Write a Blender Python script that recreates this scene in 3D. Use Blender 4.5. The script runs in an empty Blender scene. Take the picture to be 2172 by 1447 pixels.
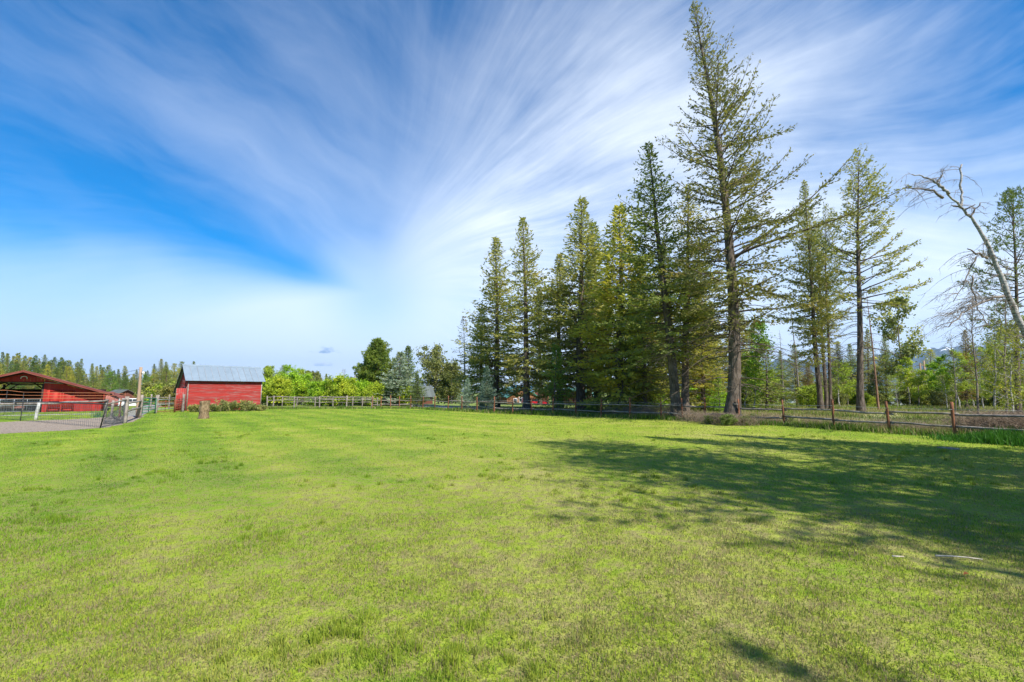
import bpy, math, random
import numpy as np
from mathutils import Vector, Matrix

# ------------------------------------------------------------------ camera, sky, sun, exposure
SC = bpy.context.scene
C = SC.collection
EYE = 1.8
FPX = 965.3
TH = math.atan((832 - 723.5) / FPX)
cam_d = bpy.data.cameras.new('camera')
cam_d.sensor_width = 36.0
cam_d.lens = 16.0
cam_d.clip_start = 0.05
cam_d.clip_end = 40000
cam = bpy.data.objects.new('camera', cam_d)
C.objects.link(cam)
cam.location = (0, 0, EYE)
cam.rotation_euler = (math.pi / 2 + TH, 0, 0)
SC.camera = cam
SC.view_settings.view_transform = 'Standard'
SC.view_settings.look = 'None'
SC.view_settings.gamma = 1
SC.view_settings.use_curve_mapping = False
SC.view_settings.exposure = 1.12
SC.cycles.use_denoising = True
SC.cycles.max_bounces = 5
SC.cycles.transparent_max_bounces = 8
SC.cycles.volume_bounces = 0

SUN_AZ = math.radians(138)
SUN_EL = math.radians(46)
sdir = Vector((math.cos(SUN_EL) * math.sin(SUN_AZ), math.cos(SUN_EL) * math.cos(SUN_AZ), math.sin(SUN_EL)))
sl = bpy.data.lights.new('sun', 'SUN')
sl.energy = 4.0
sl.angle = math.radians(0.5)
sl.color = (1.0, 0.95, 0.86)
so = bpy.data.objects.new('sun', sl)
C.objects.link(so)
so.location = (30, -30, 40)
so.rotation_euler = (-sdir).to_track_quat('-Z', 'Y').to_euler()


class NT:
    """tiny helper around a node tree"""
    def __init__(s, nt):
        s.nt = nt
        nt.nodes.clear()

    def n(s, t, **k):
        nd = s.nt.nodes.new(t)
        for a, b in k.items():
            setattr(nd, a, b)
        return nd

    def put(s, sock, v):
        if v is None:
            return
        if isinstance(v, bpy.types.NodeSocket):
            s.nt.links.new(v, sock)
        elif isinstance(v, bpy.types.Node):
            s.nt.links.new(v.outputs[0], sock)
        else:
            if hasattr(sock, 'default_value'):
                dv = sock.default_value
                if hasattr(dv, '__len__') and not hasattr(v, '__len__'):
                    v = (v,) * len(dv)
                elif hasattr(dv, '__len__') and len(dv) == 4 and len(v) == 3:
                    v = tuple(v) + (1.0,)
                sock.default_value = v

    def m(s, op, a, b=None, c=None, clamp=False):
        nd = s.n('ShaderNodeMath', operation=op, use_clamp=clamp)
        s.put(nd.inputs[0], a); s.put(nd.inputs[1], b); s.put(nd.inputs[2], c)
        return nd.outputs[0]

    def v(s, op, a, b=None):
        nd = s.n('ShaderNodeVectorMath', operation=op)
        s.put(nd.inputs[0], a); s.put(nd.inputs[1], b)
        return nd.outputs['Value'] if op in ('DOT_PRODUCT', 'LENGTH') else nd.outputs[0]

    def noise(s, vec, scale, detail=3, rough=.55, dist=0, lac=2.0):
        nd = s.n('ShaderNodeTexNoise')
        s.put(nd.inputs['Vector'], vec); s.put(nd.inputs['Scale'], scale)
        s.put(nd.inputs['Detail'], detail); s.put(nd.inputs['Roughness'], rough)
        s.put(nd.inputs['Distortion'], dist)
        return nd.outputs['Fac']

    def ramp(s, fac, stops, interp='LINEAR'):
        nd = s.n('ShaderNodeValToRGB')
        s.put(nd.inputs[0], fac)
        cr = nd.color_ramp
        cr.interpolation = interp
        while len(cr.elements) < len(stops):
            cr.elements.new(0.5)
        for e, (p, c) in zip(cr.elements, stops):
            e.position = p
            if not hasattr(c, '__len__'):
                c = (c, c, c)
            e.color = tuple(c)[:3] + (1,)
        return nd.outputs[0]

    def mix(s, fac, a, b, mode='MIX'):
        nd = s.n('ShaderNodeMix', data_type='RGBA', blend_type=mode)
        s.put(nd.inputs[0], fac); s.put(nd.inputs[6], a); s.put(nd.inputs[7], b)
        return nd.outputs[2]

    def sep(s, vec):
        nd = s.n('ShaderNodeSeparateXYZ'); s.put(nd.inputs[0], vec)
        return nd.outputs

    def comb(s, x, y, z=0.0):
        nd = s.n('ShaderNodeCombineXYZ')
        s.put(nd.inputs[0], x); s.put(nd.inputs[1], y); s.put(nd.inputs[2], z)
        return nd.outputs[0]

    def sstep(s, x, a, b):
        nd = s.n('ShaderNodeMapRange', interpolation_type='SMOOTHSTEP')
        s.put(nd.inputs[0], x); s.put(nd.inputs[1], a); s.put(nd.inputs[2], b)
        return nd.outputs[0]


def build_world():
    w = bpy.data.worlds.new('World')
    SC.world = w
    w.use_nodes = True
    T = NT(w.node_tree)
    sky = T.n('ShaderNodeTexSky', sky_type='NISHITA', sun_disc=False, sun_elevation=SUN_EL,
              sun_rotation=SUN_AZ, altitude=900, air_density=1.0, dust_density=0.1, ozone_density=4.0)
    d = T.n('ShaderNodeTexCoord').outputs['Generated']
    # the cirrus sheet fans out from one point low over the horizon
    c = Vector((-.29, .93, .205)).normalized()
    e1 = Vector((c.y, -c.x, 0)).normalized()
    e2 = e1.cross(c)
    dc = T.v('DOT_PRODUCT', d, tuple(c))
    a = T.v('DOT_PRODUCT', d, tuple(e1))
    b = T.v('DOT_PRODUCT', d, tuple(e2))
    r = T.m('ARCCOSINE', T.m('MINIMUM', dc, 0.9999))
    wob = T.noise(d, 1.7, 3, .5)
    # angle measured from straight down, 0..1, so that the seam lies in the bank below
    ang0 = T.m('ARCTAN2', T.m('MULTIPLY', a, -1.0), b)            # 0 = up, + = left
    spread = T.m('DIVIDE', 1.0, T.m('MULTIPLY_ADD', r, .38, .90))
    ang = T.m('ADD', ang0, T.m('MULTIPLY', T.m('SUBTRACT', wob, .5), .62))
    t = T.m('MULTIPLY_ADD', ang, -1 / (2 * math.pi), .5)          # 0 down(left) .25 left .5 up .75 right
    base = T.ramp(t, [(0, .74), (.17, .74), (.225, .70), (.252, .46), (.276, .10), (.295, .02), (.312, .05), (.335, .12), (.365, .21), (.40, .21),
                      (.45, .22), (.50, .24), (.535, .32), (.575, .46), (.62, .60), (.67, .66), (.76, .70), (1, .74)])
    # the sheet thins out overhead
    over = T.ramp(t, [(0, 0), (.33, .45), (.40, .80), (.48, .90), (.53, .80), (.58, .45), (.64, 0)])
    base = T.m('MULTIPLY', base, T.m('SUBTRACT', 1.0, T.m('MULTIPLY', over, T.sstep(r, .12, .72))))
    # streaks: noise drawn out along the radius
    lr = T.m('LOGARITHM', T.m('ADD', r, .30), 2.718)
    ang2 = T.m('ADD', T.m('MULTIPLY', ang0, spread), T.m('MULTIPLY', T.m('SUBTRACT', T.noise(d, 1.6, 2, .5), .5), .34))
    st1 = T.noise(T.comb(T.m('MULTIPLY', ang2, 3.4), T.m('MULTIPLY', lr, 1.5), 1.3), 1.0, 2, .5)
    st2 = T.noise(T.comb(T.m('MULTIPLY', ang2, 12.0), T.m('MULTIPLY', lr, 2.4), 4.1), 1.0, 5, .60, .2)
    st3 = T.noise(T.comb(T.m('MULTIPLY', ang2, 42.0), T.m('MULTIPLY', lr, 6.0), 7.7), 1.0, 5, .62, .25)
    puffy = T.noise(T.v('MULTIPLY', d, (1, 1, 1.6)), 3.2, 5, .55)
    st = T.m('ADD', T.m('ADD', T.m('MULTIPLY', T.m('SUBTRACT', st1, .5), .75),
                        T.m('MULTIPLY', T.m('SUBTRACT', st2, .5), .58)), T.m('MULTIPLY', T.m('SUBTRACT', st3, .5), .36))
    st = T.m('ADD', st, T.m('MULTIPLY', T.m('SUBTRACT', puffy, .5), .75))
    # streaks strong in the upper fan, faint in the smooth bank low on the left
    el = T.sep(d)[2]
    amp = T.ramp(t, [(0, .14), (.23, .14), (.27, .30), (.33, .05), (.38, .03), (.48, .05), (.53, .22), (.58, .62), (.64, .95), (.72, .95), (.82, .40), (1, .14)])
    amp = T.m('MULTIPLY', amp, T.sstep(r, .03, .40))
    dens = T.m('ADD', base, T.m('MULTIPLY', st, amp))
    # on the left the veil lies in long diagonal fibres instead
    al = T.m('ADD', T.m('MULTIPLY', a, -.91), T.m('MULTIPLY', b, .41))
    cr = T.m('ADD', T.m('ADD', T.m('MULTIPLY', a, .41), T.m('MULTIPLY', b, .91)), T.m('MULTIPLY', T.m('SUBTRACT', T.noise(d, 2.4, 3, .5), .5), .22))
    fib = T.noise(T.comb(T.m('MULTIPLY', al, 2.2), T.m('MULTIPLY', cr, 7.0), 3.3), 1.0, 6, .60, .3)
    left = T.ramp(t, [(0, 0), (.27, .10), (.33, 1), (.48, 1), (.56, .25), (.60, 0)])
    dens = T.m('ADD', dens, T.m('MULTIPLY', T.m('MULTIPLY', T.m('SUBTRACT', fib, .50), left), .46))
    # thinner towards the far right, and smooth near the fan's root
    far = T.sstep(r, .55, 1.20)
    right = T.ramp(t, [(0, 0), (.55, 0), (.62, 1), (.72, 1), (.80, 0)])
    dens = T.m('SUBTRACT', dens, T.m('MULTIPLY', T.m('MULTIPLY', T.m('MULTIPLY', far, right), T.sstep(el, .12, .46)), .60))
    root = T.sstep(r, .16, .0)
    dens = T.m('ADD', T.m('MULTIPLY', dens, T.m('SUBTRACT', 1.0, root)), T.m('MULTIPLY', root, .46))
    low = T.sstep(el, .14, .0)
    dens = T.m('SUBTRACT', dens, T.m('MULTIPLY', low, .10))
    dens = T.m('MULTIPLY', dens, T.sstep(el, -.05, .01), clamp=True)
    blue = T.n('ShaderNodeHueSaturation')
    blue.inputs['Hue'].default_value = .499
    blue.inputs['Saturation'].default_value = 1.82
    blue.inputs['Value'].default_value = SKY_VAL
    T.put(blue.inputs['Color'], T.mix(1.0, sky.outputs[0], (SKY_MUL, SKY_MUL, SKY_MUL), 'MULTIPLY'))
    cloudc = T.mix(T.sstep(el, .0, .28), (.50, .55, .62), (.58, .62, .67))
    clear = T.mix(T.m('MULTIPLY', T.sstep(el, .26, .0), .85), blue.outputs[0], (.30, .39, .54))
    col = T.mix(dens, clear, cloudc)
    # two small low cumulus shreds, grey-blue against the pale bank
    def puff(col, px, py, wpx, hpx, seed, dark, light):
        dd = ray(px, py)
        r_ = Vector((dd.y, -dd.x, 0)).normalized()
        u_ = r_.cross(dd)
        k = FPX
        x = T.m('MULTIPLY', T.v('DOT_PRODUCT', d, tuple(r_)), k / wpx)
        y = T.m('MULTIPLY', T.v('DOT_PRODUCT', d, tuple(u_)), k / hpx)
        ns = T.noise(T.comb(T.m('MULTIPLY', x, 1.1), T.m('MULTIPLY', y, .75), seed), 1.9, 5, .62)
        yy = T.m('MULTIPLY', y, T.m('ADD', 1.0, T.m('MULTIPLY', T.m('LESS_THAN', y, 0.0), 1.6)))
        q = T.m('ADD', T.m('MULTIPLY', x, x), T.m('MULTIPLY', yy, yy))
        f = T.m('SUBTRACT', T.m('MULTIPLY_ADD', ns, 2.6, -.95), q)
        f = T.m('MULTIPLY', T.sstep(f, -.05, .55), T.m('GREATER_THAN', T.v('DOT_PRODUCT', d, tuple(dd)), .9))
        return T.mix(T.m('MULTIPLY', f, .95), col, T.mix(T.sstep(y, -.3, .9), dark, light))
    col = puff(col, 692, 746, 40, 17, 2.0, (.15, .24, .38), (.26, .36, .50))
    col = puff(col, 690, 775, 34, 10, 6.0, (.20, .29, .42), (.50, .56, .63))
    col = puff(col, 895, 764, 45, 12, 9.0, (.30, .39, .52), (.40, .48, .58))
    bg = T.n('ShaderNodeBackground')
    T.put(bg.inputs[0], col)
    bg.inputs[1].default_value = 1.0
    out = T.n('ShaderNodeOutputWorld')
    T.nt.links.new(bg.outputs[0], out.inputs[0])


SKY_MUL = 0.088
SKY_VAL = 1.0


# ------------------------------------------------------------------ measuring: photograph direction -> place on the ground
def ray(px, py):
    xc = (px - 1086) / FPX
    yc = -(py - 723.5) / FPX
    return Vector((xc, math.cos(TH) - yc * math.sin(TH), math.sin(TH) + yc * math.cos(TH))).normalized()


def G(px, py):
    d = ray(px, py)
    t = -EYE / d.z
    return Vector((d.x * t, d.y * t, 0))


def PT(px, py, y):
    d = ray(px, py)
    t = y / d.y
    return Vector((d.x * t, y, EYE + d.z * t))


def GD(px, y):
    """ground point seen in column px at depth y"""
    el = -math.atan2(EYE, y)
    yc = math.tan(el - TH)
    return Vector((y * ((px - 1086) / FPX) / (math.cos(TH) - yc * math.sin(TH)), y, 0))


def proj(x, y, z):
    zc = y * math.cos(TH) + (z - EYE) * math.sin(TH)
    up = -y * math.sin(TH) + (z - EYE) * math.cos(TH)
    return 1086 + FPX * x / zc, 723.5 - FPX * up / zc


build_world()


# ------------------------------------------------------------------ materials
def new_mat(name):
    m = bpy.data.materials.new(name)
    m.use_nodes = True
    T = NT(m.node_tree)
    out = T.n('ShaderNodeOutputMaterial')
    return m, T, out


def surf(name, c1, c2=None, scale=4.0, rough=.8, bump=0.0, stretch=(1, 1, 1), metal=0.0, c3=None, obj_space=False,
         detail=5, bscale=None, lo=.35, hi=.65, spec=.3, var=.30):
    """noise-varied solid surface"""
    m, T, out = new_mat(name)
    p = T.n('ShaderNodeBsdfPrincipled')
    p.inputs['Roughness'].default_value = rough
    p.inputs['Metallic'].default_value = metal
    p.inputs['Specular IOR Level'].default_value = spec
    oi = T.n('ShaderNodeObjectInfo')
    if obj_space:
        vec = T.n('ShaderNodeTexCoord').outputs['Object']
    else:
        vec = T.n('ShaderNodeNewGeometry').outputs['Position']
    vec = T.v('MULTIPLY', vec, stretch)
    vec = T.v('ADD', vec, T.comb(T.m('MULTIPLY', oi.outputs['Random'], 37.0), T.m('MULTIPLY', oi.outputs['Random'], 11.0),
                                 T.m('MULTIPLY', oi.outputs['Random'], 23.0)))
    n = T.noise(vec, scale, detail, .6)
    if c2 is None:
        c2 = tuple(x * .75 for x in c1)
    stops = [(lo, c1), (hi, c2)]
    if c3:
        stops = [(lo - .08, c1), ((lo + hi) / 2, c2), (hi + .06, c3)]
    col = T.ramp(n, stops)
    vary = T.m('MULTIPLY_ADD', oi.outputs['Random'], var, 1 - var / 2)
    col = T.mix(1.0, col, T.comb(vary, vary, vary), 'MULTIPLY')
    T.put(p.inputs['Base Color'], col)
    if bump:
        b = T.n('ShaderNodeBump')
        b.inputs['Strength'].default_value = bump
        b.inputs['Distance'].default_value = .05
        T.put(b.inputs['Height'], T.noise(vec, bscale or scale * 2.5, 4, .6))
        T.put(p.inputs['Normal'], b.outputs[0])
    T.nt.links.new(p.outputs[0], out.inputs[0])
    return m


def leaf_mat(name, trans=.28, brown=(.16, .09, .035), brown_at=.93, gloss=.55):
    """foliage: the object's own colour, varied spray by spray through the tint attribute"""
    m, T, out = new_mat(name)
    oi = T.n('ShaderNodeObjectInfo')
    at = T.n('ShaderNodeAttribute', attribute_name='tint')
    ti = at.outputs['Fac']
    k = T.ramp(ti, [(0, (.50, .58, .55)), (.45, (.95, .98, .9)), (.8, (1.45, 1.35, 1.1)), (1, (1.9, 1.6, 1.2))])
    col = T.mix(1.0, oi.outputs['Color'], k, 'MULTIPLY')
    pos = T.n('ShaderNodeNewGeometry').outputs['Position']
    big = T.noise(pos, .55, 2, .5)
    col = T.mix(T.m('MULTIPLY', T.sstep(big, .52, .72), .45), col, T.mix(1.0, col, (1.5, 1.12, .8), 'MULTIPLY'))
    col = T.mix(T.m('GREATER_THAN', ti, brown_at), col, brown)
    di = T.n('ShaderNodeBsdfPrincipled')
    di.inputs['Roughness'].default_value = gloss
    di.inputs['Specular IOR Level'].default_value = .25
    T.put(di.inputs['Base Color'], col)
    tr = T.n('ShaderNodeBsdfTranslucent')
    T.put(tr.inputs[0], T.mix(1.0, col, (1.25, 1.3, .7), 'MULTIPLY'))
    mx = T.n('ShaderNodeMixShader')
    mx.inputs[0].default_value = trans
    T.nt.links.new(di.outputs[0], mx.inputs[1]); T.nt.links.new(tr.outputs[0], mx.inputs[2])
    T.nt.links.new(mx.outputs[0], out.inputs[0])
    return m


def lawn_colour(T, pos):
    """lawn colour by place: fresh green, yellow-green and tan thatch in patches"""
    x, y, z = T.sep(pos)
    p2 = T.comb(x, y, 0.0)
    n1 = T.noise(p2, .16, 3, .55)
    n2 = T.noise(p2, .75, 4, .6)
    n3 = T.noise(p2, 5.5, 4, .65)
    # mower stripes, broad and soft, running away to the far left
    s = T.m('ADD', T.m('MULTIPLY', x, .80), T.m('MULTIPLY', y, .60))
    stripe = T.m('SINE', T.m('ADD', T.m('MULTIPLY', s, 2.7), T.m('MULTIPLY', n2, 3.2)))
    f = T.m('ADD', T.m('ADD', T.m('MULTIPLY', n1, .60), T.m('MULTIPLY', n2, .60)), T.m('MULTIPLY', n3, .42))
    f = T.m('ADD', f, T.m('MULTIPLY', T.sstep(T.v('LENGTH', p2), 13.0, 3.0), .07))
    leftness = T.sstep(x, 1.0, -9.0)
    f = T.m('SUBTRACT', f, T.m('MULTIPLY', leftness, .13))
    f = T.m('ADD', f, T.m('MULTIPLY', T.m('MULTIPLY', stripe, .06), T.sstep(x, 3.0, -4.0)))
    fresh = T.ramp(f, [(.70, (.050, .140, .008)), (.88, (.110, .215, .009)), (1.0, (.175, .250, .015)), (1.0, (.21, .245, .03))])
    fresh = T.ramp(T.m('MULTIPLY_ADD', f, 1.0, -.20), [(.28, (.092, .180, .014)), (.46, (.178, .278, .020)), (.62, (.268, .325, .036)),
                                                       (.84, (.36, .335, .11))])
    return fresh, f, n3


def build_lawn_mats():
    m, T, out = new_mat('lawn_soil')
    pos = T.n('ShaderNodeNewGeometry').outputs['Position']
    col, f, n3 = lawn_colour(T, pos)
    x, y, z = T.sep(pos)
    dist = T.v('LENGTH', T.comb(x, y, 0.0))
    fine = T.noise(pos, 38.0, 4, .7)
    thatch = T.ramp(fine, [(.3, (.11, .088, .045)), (.5, (.22, .18, .085)), (.7, (.33, .27, .15))])
    k = T.m('MULTIPLY', T.sstep(n3, .38, .66), .75)
    col = T.mix(T.m('MULTIPLY', k, T.sstep(dist, 26.0, 4.0)), col, thatch)
    p = T.n('ShaderNodeBsdfPrincipled')
    p.inputs['Roughness'].default_value = .95
    p.inputs['Specular IOR Level'].default_value = .1
    T.put(p.inputs['Base Color'], col)
    b = T.n('ShaderNodeBump')
    b.inputs['Strength'].default_value = .8
    b.inputs['Distance'].default_value = .06
    T.put(b.inputs['Height'], T.noise(pos, 9.0, 5, .7))
    T.put(p.inputs['Normal'], b.outputs[0])
    T.nt.links.new(p.outputs[0], out.inputs[0])
    soil = m

    m, T, out = new_mat('lawn_blade')
    pos = T.n('ShaderNodeNewGeometry').outputs['Position']
    col, f, n3 = lawn_colour(T, pos)
    ti = T.n('ShaderNodeAttribute', attribute_name='tint').outputs['Fac']
    k = T.ramp(ti, [(0, (.55, .72, .7)), (.4, (.95, 1.0, .95)), (.8, (1.35, 1.2, 1.2)), (1, (1.5, 1.25, 1.5))])
    col = T.mix(1.0, col, k, 'MULTIPLY')
    dry = T.mix(T.noise(pos, 20.0, 2), (.21, .165, .08), (.34, .28, .15))
    thr = T.m('MULTIPLY_ADD', n3, -.70, 1.06)
    col = T.mix(T.m('GREATER_THAN', ti, thr), col, dry)
    di = T.n('ShaderNodeBsdfPrincipled')
    di.inputs['Roughness'].default_value = .6
    di.inputs['Specular IOR Level'].default_value = .2
    T.put(di.inputs['Base Color'], col)
    tr = T.n('ShaderNodeBsdfTranslucent')
    T.put(tr.inputs[0], col)
    mx = T.n('ShaderNodeMixShader')
    mx.inputs[0].default_value = .38
    T.nt.links.new(di.outputs[0], mx.inputs[1]); T.nt.links.new(tr.outputs[0], mx.inputs[2])
    T.nt.links.new(mx.outputs[0], out.inputs[0])
    return soil, m


M = {}
M['lawn'], M['blade'] = build_lawn_mats()
M['leaf'] = leaf_mat('foliage')
M['needle'] = leaf_mat('needles', .42, (.17, .095, .04), .94)
M['needle_clean'] = leaf_mat('needles_fresh', .30, (.10, .09, .03), 1.1)
M['grass_tall'] = leaf_mat('tall_grass', .3, (.30, .25, .13), .80)
M['twigs'] = surf('dry_twigs', (.15, .10, .065), (.27, .20, .14), 7, .9, c3=(.40, .33, .25))
M['bark'] = surf('fir_bark', (.040, .031, .024), (.115, .088, .066), 9, .95, 1.0, (1, 1, .25), c3=(.21, .17, .135), obj_space=True, bscale=18)
M['bark_grey'] = surf('grey_bark', (.10, .082, .064), (.19, .16, .13), 6, .95, .6, (1, 1, .3), c3=(.30, .26, .22), obj_space=True)
M['bark_orange'] = surf('bare_snag_wood', (.13, .068, .042), (.20, .11, .068), 5, .9, .5, (1, 1, .15), c3=(.33, .21, .13), obj_space=True)
M['bark_birch'] = surf('birch_bark', (.44, .42, .39), (.30, .285, .26), 6.0, .75, .4, (1, 1, 3), c3=(.06, .05, .042), obj_space=True, lo=.44, hi=.60)
M['wood_grey'] = surf('weathered_rail', (.12, .10, .085), (.24, .205, .175), 5, .9, .5, (1, 1, 1), c3=(.34, .30, .265))
M['post_rust'] = surf('red_brown_post', (.15, .060, .030), (.21, .085, .042), 6, .85, .4, (1, 1, .4), c3=(.09, .045, .03))
M['pole_wood'] = surf('utility_pole_wood', (.22, .15, .095), (.30, .21, .14), 5, .85, .4, (3, 3, .3), c3=(.25, .18, .12))
M['stump_bark'] = surf('stump_bark', (.10, .068, .04), (.25, .172, .095), 12, .95, 1.0, (1, 1, .5), c3=(.38, .29, .18), obj_space=True)
M['stump_top'] = surf('stump_top', (.10, .085, .07), (.20, .17, .14), 8, .9, .4)
M['board_red'] = surf('weathered_red_board', (.36, .024, .018), (.29, .027, .022), 1.5, .85, .35, (.55, .55, 9), c3=(.27, .15, .135), lo=.37, hi=.62, bscale=12)
M['barn_red'] = surf('barn_red_board', (.36, .016, .010), (.26, .014, .010), 2.0, .7, .2, (1, 1, .4), c3=(.40, .035, .02))
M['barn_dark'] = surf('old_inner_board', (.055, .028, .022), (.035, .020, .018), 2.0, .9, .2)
M['galv'] = surf('galvanised_roof', (.20, .255, .31), (.17, .22, .27), 1.6, .65, .05, (1, 1, 1), metal=.1, spec=.3, var=.08)
M['barn_roof'] = surf('brown_roof', (.16, .035, .026), (.20, .055, .04), 2, .75, .2)
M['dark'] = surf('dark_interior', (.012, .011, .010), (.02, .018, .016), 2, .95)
M['pipe_grey'] = surf('galvanised_pipe', (.33, .36, .39), (.24, .26, .28), 5, .5, .1, metal=.4)
M['pipe_green'] = surf('green_pipe', (.03, .17, .09), (.02, .11, .06), 5, .5, .1)
M['pipe_rust'] = surf('rusty_pipe', (.24, .075, .035), (.15, .05, .03), 6, .8, .2)
M['black'] = surf('black_plastic', (.02, .02, .02), (.035, .035, .035), 5, .5)
M['tape'] = surf('orange_tape', (.52, .16, .06), (.45, .20, .10), 5, .6)
M['wire'] = surf('wire', (.42, .42, .40), (.35, .35, .33), 5, .5, metal=.3)
M['mesh_wire'] = surf('mesh_wire', (.17, .18, .19), (.11, .115, .12), 5, .6, metal=.3)
M['white'] = surf('white_paint', (.72, .72, .70), (.62, .62, .60), 3, .55)
M['white_wood'] = surf('white_post', (.50, .50, .48), (.34, .33, .31), 6, .85, .3, (1, 1, .5))
M['glass'] = surf('window_glass', (.04, .05, .06), (.05, .06, .07), 2, .08, spec=.6)
M['log'] = surf('log_wood', (.25, .115, .050), (.34, .17, .08), 4, .7, .3, (.5, .5, 3))
M['chink'] = surf('chinking', (.10, .06, .04), (.15, .09, .06), 5, .9)
M['roof_green'] = surf('green_metal_roof', (.07, .25, .19), (.06, .21, .16), 1.5, .4, .05, metal=.15)
M['roof_blue'] = surf('blue_roof', (.09, .28, .50), (.07, .23, .43), 1.5, .45, .05)
M['roof_grey'] = surf('grey_shingle', (.115, .13, .12), (.085, .10, .092), 5, .9, .4)
M['roof_light'] = surf('light_shingle', (.36, .33, .31), (.30, .28, .26), 5, .9, .3)
M['brown_board'] = surf('brown_board', (.11, .038, .024), (.15, .055, .035), 4, .85, .3, (3, 3, .5))
M['pink_wall'] = surf('dull_pink_board', (.33, .13, .11), (.28, .11, .10), 3, .85)
M['gravel'] = surf('gravel', (.20, .155, .120), (.31, .25, .195), 16, .95, 1.0, c3=(.42, .35, .28), bscale=60)
M['driveway'] = surf('driveway_gravel', (.24, .23, .22), (.31, .30, .285), 7, .95, .5, bscale=40)
M['concrete'] = surf('concrete', (.44, .42, .39), (.36, .345, .32), 5, .9, .3)
M['field'] = surf('dry_field', (.20, .215, .07), (.27, .245, .12), .9, .95, .8, c3=(.15, .22, .045), detail=7, bscale=9)
M['meadow'] = surf('meadow', (.085, .155, .016), (.15, .20, .03), .8, .95, .8, c3=(.21, .20, .07), detail=7, bscale=9)
M['stone'] = surf('flat_stone', (.19, .16, .115), (.29, .245, .185), 8, .9, .5)
M['bleached'] = surf('bleached_stick', (.46, .41, .33), (.32, .28, .22), 14, .8, .3)
M['leaf_orange'] = surf('fallen_leaf', (.42, .14, .03), (.36, .11, .03), 10, .7)
M['tyre'] = surf('tyre', (.02, .02, .02), (.03, .03, .03), 5, .8)
M['rim'] = surf('wheel_rim', (.45, .45, .46), (.38, .38, .39), 5, .4, metal=.6)
M['car_red'] = surf('red_car_paint', (.42, .010, .022), (.40, .010, .020), 2, .25, spec=.5)
M['car_white'] = surf('white_car_paint', (.68, .68, .67), (.64, .64, .63), 2, .3, spec=.5)
M['lamp'] = surf('lamp_head', (.62, .63, .62), (.55, .56, .55), 5, .4)
M['twine'] = surf('yellow_band', (.55, .36, .03), (.5, .33, .03), 5, .7)


def mountain_mat():
    m, T, out = new_mat('mountain_forest')
    pos = T.n('ShaderNodeNewGeometry').outputs['Position']
    x, y, z = T.sep(pos)
    n = T.noise(pos, .004, 6, .65)
    n2 = T.noise(T.v('MULTIPLY', pos, (1, 1, 2.2)), .0065, 5, .6)
    base = T.ramp(n, [(.35, (.020, .035, .022)), (.65, (.045, .058, .034))])
    h = T.m('ADD', T.m('MULTIPLY', T.m('SUBTRACT', z, 470.0), .0045), T.m('MULTIPLY', T.m('SUBTRACT', n2, .64), 8.0))
    snow = T.m('MULTIPLY', T.sstep(h, .0, .5), T.sstep(z, 300.0, 430.0))
    p = T.n('ShaderNodeBsdfPrincipled')
    p.inputs['Roughness'].default_value = .9
    T.put(p.inputs['Base Color'], T.mix(snow, base, (.80, .82, .85)))
    T.nt.links.new(p.outputs[0], out.inputs[0])
    return m


M['mountain'] = mountain_mat()


# ------------------------------------------------------------------ mesh helpers
def make_mesh(name, V, faces, mat, tint=None, smooth=False):
    """V (n,3); faces: list of (k, 3 or 4) integer arrays"""
    me = bpy.data.meshes.new(name)
    V = np.asarray(V, dtype=np.float32)
    faces = [np.asarray(f, dtype=np.int32) for f in faces if len(f)]
    nl = sum(f.size for f in faces)
    npoly = sum(len(f) for f in faces)
    me.vertices.add(len(V))
    me.vertices.foreach_set('co', V.ravel())
    me.loops.add(nl)
    me.loops.foreach_set('vertex_index', np.concatenate([f.ravel() for f in faces]))
    me.polygons.add(npoly)
    starts, o = [], 0
    for f in faces:
        k = f.shape[1]
        starts.append(o + np.arange(len(f)) * k)
        o += f.size
    me.polygons.foreach_set('loop_start', np.concatenate(starts).astype(np.int32))
    if smooth:
        me.polygons.foreach_set('use_smooth', np.ones(npoly, dtype=bool))
    me.update(calc_edges=True)
    if tint is not None:
        a = me.attributes.new('tint', 'FLOAT', 'FACE')
        a.data.foreach_set('value', np.asarray(tint, dtype=np.float32))
    if mat is not None:
        me.materials.append(mat)
    return me


def ob(name, me, parent=None, loc=(0, 0, 0), rot=(0, 0, 0), color=None):
    o = bpy.data.objects.new(name, me)
    C.objects.link(o)
    o.location = loc
    o.rotation_euler = rot
    if parent is not None:
        o.parent = parent
    if color is not None:
        o.color = tuple(color) + (1,)
    return o


def tag(o, label, cat, group=None):
    o['label'] = label
    o['category'] = cat
    if group:
        o['group'] = group
    return o


def thing(name, label, cat, loc=(0, 0, 0), rz=0.0, group=None):
    o = bpy.data.objects.new(name, None)
    o.empty_display_size = .3
    C.objects.link(o)
    o.location = loc
    o.rotation_euler = (0, 0, rz)
    return tag(o, label, cat, group)


def struct(name, me):
    o = ob(name, me)
    o['kind'] = 'structure'
    return o


def box_mesh(name, a, b, mat):
    (x0, y0, z0), (x1, y1, z1) = a, b
    V = [(x0, y0, z0), (x1, y0, z0), (x1, y1, z0), (x0, y1, z0), (x0, y0, z1), (x1, y0, z1), (x1, y1, z1), (x0, y1, z1)]
    F = [(0, 3, 2, 1), (4, 5, 6, 7), (0, 1, 5, 4), (1, 2, 6, 5), (2, 3, 7, 6), (3, 0, 4, 7)]
    return make_mesh(name, V, [F], mat)


def box(name, a, b, mat, parent=None):
    return ob(name, box_mesh(name, a, b, mat), parent)


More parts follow.
